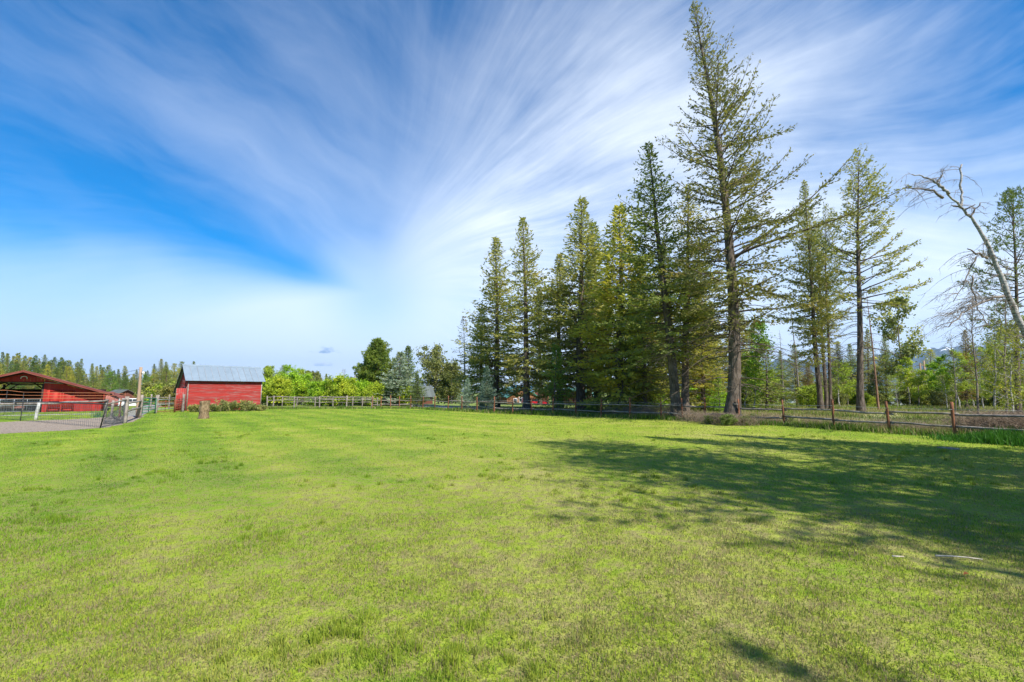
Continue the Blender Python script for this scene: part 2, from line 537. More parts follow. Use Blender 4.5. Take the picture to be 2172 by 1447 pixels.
def prism(name, pts, h0, h1, axis, mat, parent=None):
    """polygon pts (2D) extruded along axis between h0 and h1; axis 'x': pts=(y,z), 'y': pts=(x,z), 'z': pts=(x,y)"""
    n = len(pts)
    V = []
    for h in (h0, h1):
        for (u, v) in pts:
            V.append({'x': (h, u, v), 'y': (u, h, v), 'z': (u, v, h)}[axis])
    me = bpy.data.meshes.new(name)
    F = [tuple(range(n - 1, -1, -1)), tuple(range(n, 2 * n))] + [(i, (i + 1) % n, n + (i + 1) % n, n + i) for i in range(n)]
    me.from_pydata(V, [], F)
    me.update()
    me.materials.append(mat)
    return ob(name, me, parent)


def sheet(name, pts, z, mat):
    me = bpy.data.meshes.new(name)
    me.from_pydata([(p[0], p[1], z) for p in pts], [], [tuple(range(len(pts)))])
    me.update()
    me.materials.append(mat)
    return struct(name, me)


def tube_arrays(pts, rad, sides=6, cap=True):
    pts = np.asarray(pts, float)
    rad = np.asarray(rad, float)
    k = len(pts)
    tan = np.gradient(pts, axis=0)
    tan /= np.linalg.norm(tan, axis=1, keepdims=True) + 1e-9
    ref = np.array([0, 0, 1.0]) if abs(tan[:, 2]).mean() < .8 else np.array([1.0, 0, 0])
    s1 = np.cross(tan, ref)
    s1 /= np.linalg.norm(s1, axis=1, keepdims=True) + 1e-9
    s2 = np.cross(tan, s1)
    a = np.arange(sides) * 2 * np.pi / sides
    V = pts[:, None, :] + rad[:, None, None] * (np.cos(a)[None, :, None] * s1[:, None, :] + np.sin(a)[None, :, None] * s2[:, None, :])
    V = V.reshape(-1, 3)
    i = np.arange(k - 1)[:, None] * sides
    j = np.arange(sides)[None, :]
    j2 = (j + 1) % sides
    Q = np.stack([i + j, i + j2, i + sides + j2, i + sides + j], -1).reshape(-1, 4)
    Tn = np.zeros((0, 3), int)
    if cap:
        V = np.vstack([V, pts[0], pts[-1]])
        c0, c1 = len(V) - 2, len(V) - 1
        e = (k - 1) * sides
        Tn = np.vstack([np.stack([np.full(sides, c0), j2[0], j[0]], -1), np.stack([np.full(sides, c1), e + j[0], e + j2[0]], -1)])
    return V, Q, Tn


class Bag:
    """collects tubes and quads into one mesh"""
    def __init__(s):
        s.V, s.Q, s.T, s.n = [], [], [], 0

    def tube(s, pts, rad, sides=5, cap=False):
        V, Q, Tn = tube_arrays(pts, rad, sides, cap)
        s.V.append(V); s.Q.append(Q + s.n)
        if len(Tn):
            s.T.append(Tn + s.n)
        s.n += len(V)

    def mesh(s, name, mat, smooth=True):
        f = [np.vstack(s.Q)]
        if s.T:
            f.append(np.vstack(s.T))
        return make_mesh(name, np.vstack(s.V), f, mat, smooth=smooth)


def pole(name, p0, p1, r0, r1, mat, parent=None, sides=8, wob=0.0, seed=0, n=2):
    p0, p1 = np.array(p0, float), np.array(p1, float)
    if wob:
        n = max(n, 6)
    t = np.linspace(0, 1, n)[:, None]
    P = p0 + (p1 - p0) * t
    if wob:
        rg = np.random.default_rng(seed)
        P[1:-1] += rg.normal(0, wob, (n - 2, 3))
    R = r0 + (r1 - r0) * t[:, 0]
    if wob:
        R = R * np.random.default_rng(seed + 5).uniform(.88, 1.1, n)
    V, Q, Tn = tube_arrays(P, R, sides, True)
    return ob(name, make_mesh(name, V, [Q, Tn], mat, smooth=sides > 6), parent)


# ------------------------------------------------------------------ vegetation prototypes (meshes shared by copies)
def sprays_mesh(name, P, D, ln, wd, rng, tint, mat, fold=.0):
    """rhombic sprays: P origin, D direction, ln length, wd half width"""
    n = len(P)
    D = D / (np.linalg.norm(D, axis=1, keepdims=True) + 1e-9)
    R = rng.normal(0, 1, (n, 3))
    R[:, 2] *= .55
    S = np.cross(D, R)
    S /= np.linalg.norm(S, axis=1, keepdims=True) + 1e-9
    ln = ln[:, None]; wd = wd[:, None]
    k = rng.uniform(.35, .6, (n, 1))
    V = np.stack([P, P + D * ln * k + S * wd, P + D * ln, P + D * ln * k - S * wd], 1).reshape(-1, 3)
    Q = np.arange(n * 4).reshape(n, 4)
    return make_mesh(name, V, [Q], mat, tint=tint)


def conifer(name, seed, H, R, cb=.1, nb=120, up=(38, -14), spray=.30, dens=1.0, tr=.3, dead=0, asym=(0, 0), tuft=0,
            bare=.22, wob=.12, power=.8, mat='needle', bark='bark', sag=.28, twist=0.0, gaps=0.0, narrow=.55, top_round=0.0,
            limb=.028, sidew=.8, twl=.40, wk=1.0, bow=0.0):
    rg = np.random.default_rng(seed)
    wood = Bag()
    k = 14
    z = np.linspace(0, 1, k) ** 1.1
    ph = rg.uniform(0, 6.28, 4)
    ax = np.stack([wob * (np.sin(z * 3.1 + ph[0]) - np.sin(ph[0])) + wob * .4 * np.sin(z * 9 + ph[1]),
                   wob * (np.sin(z * 2.7 + ph[2]) - np.sin(ph[2])), z * H], 1)
    ax[:, 0] += bow * np.sin(np.pi * z ** .8)
    ax[0] = (0, 0, -.1)
    rad = tr * ((1 - z) ** .85 * .92 + .02) * (1 + .45 * np.exp(-z * H / .55))
    wood.tube(ax, rad, 10)

    def at(zz):
        return np.array([np.interp(zz, ax[:, 2], ax[:, 0]), np.interp(zz, ax[:, 2], ax[:, 1]), zz])
    P, D, L_, TI = [], [], [], []
    az = rg.uniform(0, 6.28)
    for i in range(nb):
        s = (i + rg.uniform(0, 1)) / nb
        s = s ** .92
        zz = H * (cb + (1 - cb) * s * .997)
        az += 2.4 + rg.normal(0, .5)
        pr = ((1 - s) ** power) * (narrow + (1 - narrow) * min(1, s / .22))
        if top_round:
            pr = (1 - s ** 1.6) ** .75 * (narrow + (1 - narrow) * min(1, s / .25))
        L = (R * pr * rg.uniform(.6, 1.14) + .06) * (1 + asym[0] * math.cos(az - asym[1]))
        L *= 1 + .24 * math.sin(az + zz * .9 + ph[3]) * math.sin(zz * 1.7 + ph[1]) + .12 * math.sin(2 * az + zz * 2.3)
        if rg.random() < gaps:
            L *= rg.uniform(.2, .6)
        sg_ = sag * rg.uniform(.5, 1.6)
        el = math.radians(up[1] + (up[0] - up[1]) * s + rg.normal(0, 10))
        h = np.array([math.cos(az), math.sin(az), 0])
        side = np.array([-h[1], h[0], 0])
        f = np.linspace(0, 1, 7)
        bend = rg.normal(0, .12)
        pts = at(zz) + L * (f[:, None] * math.cos(el) * h + (bend * f ** 2)[:, None] * side)
        pts[:, 2] += L * (f * math.sin(el) - sg_ * (1 - s) * f ** 1.5 + .20 * f ** 3)
        wood.tube(pts, (limb * L ** .8 * .55 + .006) * (1 - f * .88) + .003, 4)
        nt = max(3, int(L / .26 * (0.7 + .3 * dens)))
        ft = np.linspace(bare, 1, nt) + rg.normal(0, .02, nt)
        ft = np.clip(ft, .05, 1)
        bt = rg.beta(2.2, 2.2)
        base = np.stack([np.interp(ft, f, pts[:, q]) for q in range(3)], 1)
        tg = np.gradient(pts, axis=0)
        tgi = np.stack([np.interp(ft, f, tg[:, q]) for q in range(3)], 1)
        tgi /= np.linalg.norm(tgi, axis=1, keepdims=True)
        for sg in (-1, 1):
            dr = tgi * .62 + sg * sidew * side + rg.normal(0, .17, (nt, 3))
            dr[:, 2] -= .10
            dr /= np.linalg.norm(dr, axis=1, keepdims=True)
            tl = (twl * L * (1 - ft) ** .8 + min(.26, .1 + .1 * L)) * rg.uniform(.55, 1.1, nt)
            tl = np.minimum(tl, 1.5)
            m = np.maximum(2, (tl / (spray * .42) * dens).astype(int))
            if tuft:
                m = np.full(nt, tuft)
            idx = np.repeat(np.arange(nt), m)
            if tuft:
                u = np.where(rg.random(len(idx)) < .7, rg.uniform(.75, 1.0, len(idx)), rg.uniform(.3, .8, len(idx)))
                dd = dr[idx] * .55 + rg.normal(0, .6, (len(idx), 3))
                dd[:, 2] += .25
            else:
                u = rg.uniform(.05, 1.0, len(idx))
                dd = dr[idx] + rg.normal(0, .36, (len(idx), 3))
            P.append(base[idx] + dr[idx] * (tl[idx] * u)[:, None] + rg.normal(0, .025, (len(idx), 3)))
            D.append(dd)
            L_.append(spray * rg.uniform(.6, 1.25, len(idx)))
            TI.append(np.clip(bt * .55 + rg.random(len(idx)) * .48, 0, 1))
    # bare dead limbs below the crown
    for i in range(dead):
        zz = H * (cb * rg.uniform(.25, 1.0) + rg.uniform(0, .12))
        az = rg.uniform(0, 6.28)
        L = R * rg.uniform(.25, .75)
        h = np.array([math.cos(az), math.sin(az), 0]); side = np.array([-h[1], h[0], 0])
        f = np.linspace(0, 1, 6)
        pts = at(zz) + L * f[:, None] * h
        pts[:, 2] += L * (.12 * f - .42 * f ** 2)
        wood.tube(pts, (.010 * L ** .7 + .006) * (1 - f * .85) + .002, 3)
        for q in range(rg.integers(2, 7)):
            ff = rg.uniform(.3, .95)
            b0 = np.array([np.interp(ff, f, pts[:, c]) for c in range(3)])
            dd = h * .6 + side * rg.choice([-1, 1]) * .8 + np.array([0, 0, rg.normal(-.15, .25)])
            ll = L * rg.uniform(.15, .4)
            g = np.linspace(0, 1, 3)[:, None]
            pp = b0 + dd * ll * g
            pp[:, 2] -= .15 * ll * g[:, 0] ** 2
            wood.tube(pp, np.array([.006, .005, .002]) * (1 + .15 * L), 3)
    P = np.vstack(P); D = np.vstack(D); L_ = np.concatenate(L_); TI = np.concatenate(TI)
    wd = L_ * rg.uniform(.13, .25, len(L_)) * wk * (.42 if tuft else 1.0)
    crown = sprays_mesh(name + '_crown', P, D, L_, wd, rg, TI, M[mat])
    trunk = wood.mesh(name + '_trunk', M[bark])
    return dict(trunk=trunk, crown=crown, H=H)


def leafy(name, seed, H, R, tr=.15, nb=16, nsub=6, leaf=.16, nleaf=9, cb=.25, bark='bark_grey', spread=45, mat='leaf', round_=True,
          stems=1, upright=.5, clump=.22, gap=0.0):
    rg = np.random.default_rng(seed)
    wood = Bag()
    P, TI = [], []
    for st in range(stems):
        k = 9
        z = np.linspace(0, 1, k)
        off = np.array([0, 0, 0]) if stems == 1 else np.array([rg.normal(0, R * .18), rg.normal(0, R * .18), 0])
        out = np.array([0, 0]) if stems == 1 else rg.normal(0, R * .30, 2)
        w = rg.normal(0, H * .012, (k, 2)).cumsum(0)
        Hs = H * (1 if stems == 1 else rg.uniform(.62, 1.0))
        ax = np.stack([off[0] + out[0] * z ** 1.3 + w[:, 0], off[1] + out[1] * z ** 1.3 + w[:, 1], z * Hs], 1)
        ax[0, 2] = -.08
        wood.tube(ax, tr * (1 - z * .93) * (1 if stems == 1 else .45), 7)
        for i in range(nb):
            s = cb + (1 - cb) * (i + rg.random()) / nb
            b0 = np.array([np.interp(s, z, ax[:, q]) for q in range(3)])
            az = rg.uniform(0, 6.28)
            u = (s - cb) / (1 - cb)
            prof = math.sqrt(max(0.03, 1 - (2 * u - .85) ** 2 / 1.4)) if round_ else (1 - u) ** .6 * .95 + .05
            L = R * prof * rg.uniform(.55, 1.12) * (1 if stems == 1 else .7)
            if rg.random() < gap:
                continue
            el = math.radians(rg.normal(90 - spread - 15 + upright * 40 * u, 9))
            h = np.array([math.cos(az) * math.cos(el), math.sin(az) * math.cos(el), math.sin(el)])
            f = np.linspace(0, 1, 5)
            pts = b0 + L * f[:, None] * h + np.vstack([np.zeros(3), rg.normal(0, L * .045, (4, 3))]).cumsum(0)
            wood.tube(pts, tr * .32 * (1 - s * .6) * (1 - f * .85) + .003, 4)
            bt = rg.beta(2, 2)
            for j in range(nsub):
                ff = rg.uniform(.3, 1.0)
                c0 = np.array([np.interp(ff, f, pts[:, q]) for q in range(3)])
                dd = h + rg.normal(0, .65, 3)
                dd /= np.linalg.norm(dd)
                ll = L * rg.uniform(.18, .48) + .1
                g = np.linspace(0, 1, 3)[:, None]
                pp = c0 + dd * ll * g
                wood.tube(pp, np.array([.008, .006, .003]) * (.5 + tr * 4), 3)
                m = int(nleaf * rg.uniform(.5, 1.5))
                uu = rg.uniform(.2, 1.1, (m, 1))
                P.append(c0 + dd * ll * uu + rg.normal(0, clump * (.35 + .25 * L), (m, 3)) * np.array([1, 1, .8]))
                TI.append(np.clip(bt * .5 + rg.random(m) * .5, 0, 1))
    P = np.vstack(P); TI = np.concatenate(TI)
    P = P[P[:, 2] > .04]; TI = TI[:len(P)]
    n = len(P)
    D = rg.normal(0, 1, (n, 3))
    L_ = leaf * rg.uniform(.6, 1.35, n)
    crown = sprays_mesh(name + '_crown', P, D, L_, L_ * rg.uniform(.28, .45, n), rg, TI, M[mat])
    return dict(trunk=wood.mesh(name + '_trunk', M[bark]), crown=crown, H=H)


def twiggy(name, seed, R, H, n, mat, thick=.006):
    """a dry bramble: arching bare canes with side twigs"""
    rg = np.random.default_rng(seed)
    b = Bag()
    for i in range(n):
        o = np.append(rg.normal(0, R * .42, 2), 0)
        a = rg.uniform(0, 6.28)
        ll = H * rg.uniform(.6, 1.35)
        f = np.linspace(0, 1, 5)
        out = rg.uniform(.15, .9) * ll
        p = o + np.stack([math.cos(a) * out * f ** 1.4, math.sin(a) * out * f ** 1.4, ll * (f * 1.15 - .45 * f ** 2.4)], 1)
        p[1:] += rg.normal(0, .035, (4, 3))
        p[:, 2] = np.maximum(p[:, 2], .01)
        b.tube(p, thick * (1.1 - f * .8), 3)
        for q in range(4):
            ff = rg.uniform(.3, .95)
            c0 = np.array([np.interp(ff, f, p[:, c]) for c in range(3)])
            dd = rg.normal(0, 1, 3); dd[2] = abs(dd[2]) * .6
            g = np.linspace(0, 1, 3)[:, None]
            b.tube(c0 + dd * .16 * H * g + rg.normal(0, .012, (3, 3)), thick * np.array([.8, .6, .35]), 3)
    return b.mesh(name, mat, smooth=False)


def plant(name, proto, label, cat, base, H, group=None, color=None, wide=1.0, rot=0.0, lean=(0, 0), parts=('trunk', 'crown')):
    s = H / proto['H']
    t = thing(name, label, cat, base, 0, group)
    Mx = Matrix.Rotation(lean[0], 4, 'Y') @ Matrix.Rotation(lean[1], 4, 'X') @ Matrix.Rotation(rot, 4, 'Z')
    t.rotation_euler = Mx.to_euler()
    t.scale = (s * wide, s * wide, s)
    for p in parts:
        ob(p, proto[p], t, color=color if p != 'trunk' else None)
    return t


def stand(name, proto, label, bx, depth, tx, ty, cat='tree', group=None, color=None, wide=1.0, rot=0.0):
    """a tree that stands at depth in column bx and whose tip is seen at (tx, ty)"""
    b = GD(bx, depth)
    tip = PT(tx, ty, depth)
    H = math.hypot(tip.z, tip.x - b.x)
    return plant(name, proto, label, cat, b, H, group, color, wide, rot, (math.atan2(tip.x - b.x, tip.z), 0))


FIR = (.290, .290, .090)
FIR_Y = (.360, .345, .062)
FIR_D = (.215, .250, .070)
SPR = (.110, .185, .030)
BLUE = (.260, .350, .310)
BUSH = (.245, .400, .022)
BUSH_Y = (.310, .390, .030)
OLIVE = (.180, .195, .058)
YG = (.270, .350, .036)
AUT = (.225, .170, .070)

PRO = {}
PRO['main'] = conifer('main_fir', 3, 26.0, 6.9, cb=.19, nb=210, up=(60, 6), spray=.21, dens=.92, tr=.42, dead=60, asym=(.20, 0.0),
                      bare=.18, wob=.10, bow=.85, power=.78, sag=.34, gaps=.28, narrow=.62, limb=.026, twl=.33, wk=.95)
PRO['firA'] = conifer('fir_a', 11, 18.0, 3.9, cb=.08, nb=230, up=(54, -14), spray=.28, dens=1.1, tr=.30, dead=18, power=.82, wob=.10, gaps=.12, twl=.42, bare=.15)
PRO['firB'] = conifer('fir_b', 12, 20.0, 4.2, cb=.12, nb=210, up=(54, -12), spray=.28, dens=1.05, tr=.34, dead=30, power=.80, wob=.16, gaps=.18, asym=(.18, 2.6), bare=.2, twl=.42)
PRO['firC'] = conifer('fir_c', 13, 22.0, 4.6, cb=.22, nb=200, up=(54, -8), spray=.26, dens=1.1, tr=.34, dead=44, power=.80, wob=.20, gaps=.24, asym=(.2, 1.0), bare=.2, twl=.42)
PRO['cedar'] = conifer('cedar', 14, 17.0, 4.0, cb=.015, nb=260, up=(50, -22), spray=.32, dens=1.1, tr=.34, dead=4, power=.72, bare=.25, sag=.35, mat='needle')
PRO['sparse'] = conifer('thin_fir', 15, 22.0, 4.7, cb=.36, nb=115, up=(58, 10), spray=.23, dens=1.1, tr=.30, dead=70, power=.64, bare=.36, gaps=.18, sag=.22, wob=.22, asym=(.22, .0), limb=.028, twl=.33)
PRO['spruce'] = conifer('spruce', 16, 8.0, 2.6, cb=.015, nb=170, up=(50, -12), spray=.26, dens=1.25, tr=.13, power=.95, bare=.10, sag=.20, mat='needle_clean', twl=.36)
PRO['young'] = conifer('young_spruce', 17, 6.0, 1.7, cb=.05, nb=80, up=(44, -12), spray=.22, dens=1.1, tr=.09, power=.85, bare=.12, sag=.2, mat='needle_clean', gaps=.15)
PRO['pine'] = conifer('round_pine', 18, 9.0, 3.3, cb=.04, nb=150, up=(66, 10), spray=.34, dens=1.0, tr=.2, tuft=14, power=.5, bare=.22, sag=.10, top_round=1, mat='needle', narrow=.8, wk=1.6)
PRO['scots'] = conifer('open_pine', 19, 14.0, 2.6, cb=.36, nb=85, up=(50, 0), spray=.26, dens=1.0, tr=.17, tuft=7, power=.6, bare=.5, dead=40, sag=.15, mat='needle', narrow=.6, wk=1.1)
PRO['deadfir'] = conifer('thinning_fir', 20, 12.0, 1.9, cb=.12, nb=85, up=(30, -20), spray=.20, dens=.42, tr=.13, dead=30, power=.8, bare=.35, bark='bark_grey')
for i in range(3):
    PRO['far%d' % i] = conifer('far_conifer', 30 + i, 20.0, [4.2, 3.8, 4.6][i], cb=[.06, .12, .18][i], nb=95, up=(45, -14), spray=.62, dens=.85, tr=.3, power=[1.1, 1.0, .85][i], bare=.10)
PRO['leafA'] = leafy('broadleaf_a', 41, 9.0, 3.6, tr=.20, nb=26, nsub=11, leaf=.20, nleaf=24, cb=.15, clump=.24)
PRO['leafB'] = leafy('broadleaf_b', 42, 10.0, 2.3, tr=.14, nb=28, nsub=10, leaf=.21, nleaf=16, cb=.15, spread=35, clump=.24)
PRO['aspen'] = leafy('aspen', 43, 9.0, 1.6, tr=.09, nb=26, nsub=9, leaf=.18, nleaf=15, cb=.22, spread=40, bark='bark_birch', clump=.2)
PRO['willow'] = leafy('willow', 44, 7.5, 3.6, tr=.22, nb=22, nsub=12, leaf=.24, nleaf=12, cb=.08, stems=3, clump=.26)
PRO['birch'] = leafy('young_birch', 45, 7.0, 2.0, tr=.07, nb=22, nsub=8, leaf=.10, nleaf=12, cb=.10, spread=50, bark='bark_birch', clump=.2)
PRO['shrubA'] = leafy('shrub_a', 46, 3.0, 2.0, tr=.08, nb=13, nsub=8, leaf=.155, nleaf=24, cb=.04, stems=6, clump=.22)
PRO['shrubB'] = leafy('shrub_b', 47, 3.4, 1.8, tr=.08, nb=12, nsub=8, leaf=.145, nleaf=23, cb=.04, stems=6, upright=.8, clump=.2)
PRO['baretree'] = leafy('bare_sapling', 48, 8.0, 1.6, tr=.09, nb=30, nsub=7, leaf=.12, nleaf=1, cb=.25, spread=42, bark='bark_grey')


def snag(name, seed, H, tr, nbr, R, bark):
    rg = np.random.default_rng(seed)
    b = Bag()
    z = np.linspace(0, 1, 9)
    ax = np.stack([np.sin(z * 4) * .06 * tr * 5, np.cos(z * 3) * .05 * tr * 5, z * H], 1)
    ax[0, 2] = -.1
    b.tube(ax, tr * (1 - z * .86), 8)
    tr_me = b.mesh(name + '_trunk', M[bark])
    b = Bag()
    for i in range(nbr):
        zz = H * rg.uniform(.35, .98)
        az = rg.uniform(0, 6.28)
        L = R * rg.uniform(.3, 1) * (1.25 - zz / H)
        h = np.array([math.cos(az), math.sin(az), 0])
        f = np.linspace(0, 1, 4)
        p = np.array([np.interp(zz, ax[:, 2], ax[:, 0]), np.interp(zz, ax[:, 2], ax[:, 1]), zz]) + L * f[:, None] * h
        p[:, 2] += L * (-.1 * f - .35 * f ** 2) + L * rg.uniform(0, .25) * f
        b.tube(p, (.016 + .004 * L) * (1 - .8 * f), 3)
        for q in range(3):
            ff = rg.uniform(.3, .9)
            c0 = np.array([np.interp(ff, f, p[:, c]) for c in range(3)])
            dd = h * .5 + rg.normal(0, .5, 3)
            b.tube(c0 + dd * L * .3 * np.linspace(0, 1, 3)[:, None], np.array([.009, .007, .003]), 3)
    return dict(trunk=tr_me, dead_branches=b.mesh(name + '_branches', M[bark]), H=H)


PRO['snag'] = snag('snag', 61, 12.0, .13, 60, 1.7, 'bark_grey')
PRO['snag_o'] = snag('orange_snag', 62, 11.0, .105, 14, 1.3, 'bark_orange')


# ------------------------------------------------------------------ ground
def sm(a, b, x):
    t = min(1, max(0, (x - a) / (b - a)))
    return t * t * (3 - 2 * t)


def gz(x, y):
    r = math.hypot(x, y)
    return -1.2 * sm(72, 92, r) * (1 - sm(150, 260, r))


def grounded(v):
    return Vector((v.x, v.y, gz(v.x, v.y)))


def build_ground():
    rs = [0, 20, 40, 60, 68, 72, 76, 80, 84, 88, 92, 100, 125, 150, 180, 210, 240, 260, 300, 400, 700, 1500, 4000, 12000]
    ns = 96
    V, Q = [(0, 0, -.008)], []
    for r in rs[1:]:
        for i in range(ns):
            a = 2 * math.pi * i / ns
            V.append((r * math.cos(a), r * math.sin(a), gz(r, 0) - .008))
    Tt = [(0, 1 + i, 1 + (i + 1) % ns) for i in range(ns)]
    for k in range(len(rs) - 2):
        for i in range(ns):
            j = (i + 1) % ns
            Q.append((1 + k * ns + i, 1 + (k + 1) * ns + i, 1 + (k + 1) * ns + j, 1 + k * ns + j))
    struct('ground', make_mesh('ground', V, [Tt, Q], M['meadow'], smooth=True))


build_ground()
FENCE = [Vector(p) for p in ((-26.6, 49.9, 0), (-19, 50.6, 0), (-11.3, 51, 0), (-1.6, 39.9, 0), (4.9, 35, 0), (12, 28.6, 0), (14.9, 24.8, 0), (15.9, 22.3, 0),
                             (16.8, 20.2, 0), (18.0, 18.3, 0), (19.6, 15.6, 0), (22.5, 10, 0), (30, -8, 0))]
LAWN = [(-70, -40), (38, -40), (30, -8), (22.5, 10), (19.6, 15.6), (18.0, 18.3), (16.8, 20.2), (15.9, 22.3), (14.9, 24.8), (12, 28.6), (4.9, 35),
        (-1.6, 39.9), (-11.3, 51), (-19, 50.6), (-26.6, 49.9), (-33, 56), (-56, 52), (-80, 35)]
sheet('lawn', LAWN, 0, M['lawn'])
FIELD = [(30, -8), (60, -8), (80, 60), (40, 58), (10, 56), (-4, 46), (4.9, 35), (12, 28.6), (14.9, 24.8), (15.9, 22.3), (16.8, 20.2), (18, 18.3), (19.6, 15.6), (22.5, 10)]
sheet('field', FIELD, -.004, M['field'])
gp = lambda *a: [G(x, y) for x, y in a]
YARD = gp((0, 921), (60, 917), (130, 914), (214, 908), (240, 905), (262, 900), (285, 892), (303, 884), (292, 880), (240, 884), (190, 888), (120, 891), (60, 893), (0, 896)) \
    + [Vector((-42, 27, 0)), Vector((-50, 22, 0)), Vector((-32, 17, 0))]


def ragged(poly, step, amp, seed):
    rg = random.Random(seed)
    out = []
    for a, b_ in zip(poly, poly[1:] + poly[:1]):
        n = max(1, int((b_ - a).length / step))
        for k in range(n):
            q = a.lerp(b_, k / n)
            out.append(q + Vector((rg.uniform(-amp, amp), rg.uniform(-amp, amp), 0)))
    return out


YARD = ragged(YARD, .45, .16, 2)
sheet('gravel_yard', YARD, .006, M['gravel'])
sheet('walkway', gp((0, 882.5), (100, 880.6), (205, 878.3), (205, 877.2), (100, 879.2), (0, 881)), .006, M['concrete'])
sheet('farm_track', gp((262, 884), (300, 883.2), (318, 872), (345, 862), (320, 858), (280, 866)), .010, M['driveway'])
sheet('driveway', gp((870, 862.6), (940, 865), (1000, 868.2), (1100, 873), (1180, 876), (1240, 877.8), (1330, 878.5), (1330, 874), (1240, 873), (1100, 868.4), (1000, 864.2), (940, 861.6), (870, 859.4)), .006, M['driveway'])
sheet('road', gp((1620, 894.5), (1720, 898), (1860, 903), (1860, 900), (1720, 895.5), (1620, 892)), .003, M['driveway'])


def build_mountains():
    rg = np.random.default_rng(5)
    cols = np.linspace(1380, 2900, 140)
    ridge = np.interp(cols, [1380, 1500, 1600, 1660, 1760, 1850, 1925, 1960, 2000, 2050, 2100, 2172, 2300, 2500, 2900],
                      [815, 800, 775, 762, 770, 760, 741, 745, 739, 735, 733, 741, 752, 770, 800])
    nrow = 26
    V = []
    for i, (c, py) in enumerate(zip(cols, ridge)):
        base = PT(c, 832, 6500)
        hd = Vector((base.x, base.y, 0)).normalized()
        D0 = Vector((base.x, base.y, 0)).length
        top = PT(c, py, 6500).z + 10 * rg.normal()
        for j in range(nrow):
            t = j / (nrow - 1)
            dd = D0 + (t - .6) * 3600
            pr = (t / .6) ** 1.25 if t < .6 else 1 - ((t - .6) / .4) ** 1.1
            gully = 1 + .13 * math.sin(i * .55 + t * 3.1) * math.sin(t * math.pi) + .07 * math.sin(i * 1.7 - t * 6)
            if abs(t - .6) < .03:
                gully = 1
            z = top * pr * gully + rg.normal(0, 7) * (1 - abs(t - .6))
            V.append((hd.x * dd, hd.y * dd, max(-20, z) - 6 * (t in (0, 1))))
    Q = [(i * nrow + j, (i + 1) * nrow + j, (i + 1) * nrow + j + 1, i * nrow + j + 1) for i in range(len(cols) - 1) for j in range(nrow - 1)]
    struct('mountain_range', make_mesh('mountain_range', V, [Q], M['mountain'], smooth=True))
    cols = np.linspace(430, 1000, 40)
    V = []
    for i, c in enumerate(cols):
        hh = (1 - ((c - 700) / 300) ** 2) * 24 + 1.2 * math.sin(i * 1.3)
        for j in range(9):
            t = j / 8
            b = PT(c, 832, 6200 + t * 1800)
            V.append((b.x, b.y, max(-8, hh * 6.2 * math.sin(math.pi * t) - 4)))
    Q = [(i * 9 + j, (i + 1) * 9 + j, (i + 1) * 9 + j + 1, i * 9 + j + 1) for i in range(39) for j in range(8)]
    struct('far_hill', make_mesh('far_hill', V, [Q], M['mountain'], smooth=True))


build_mountains()


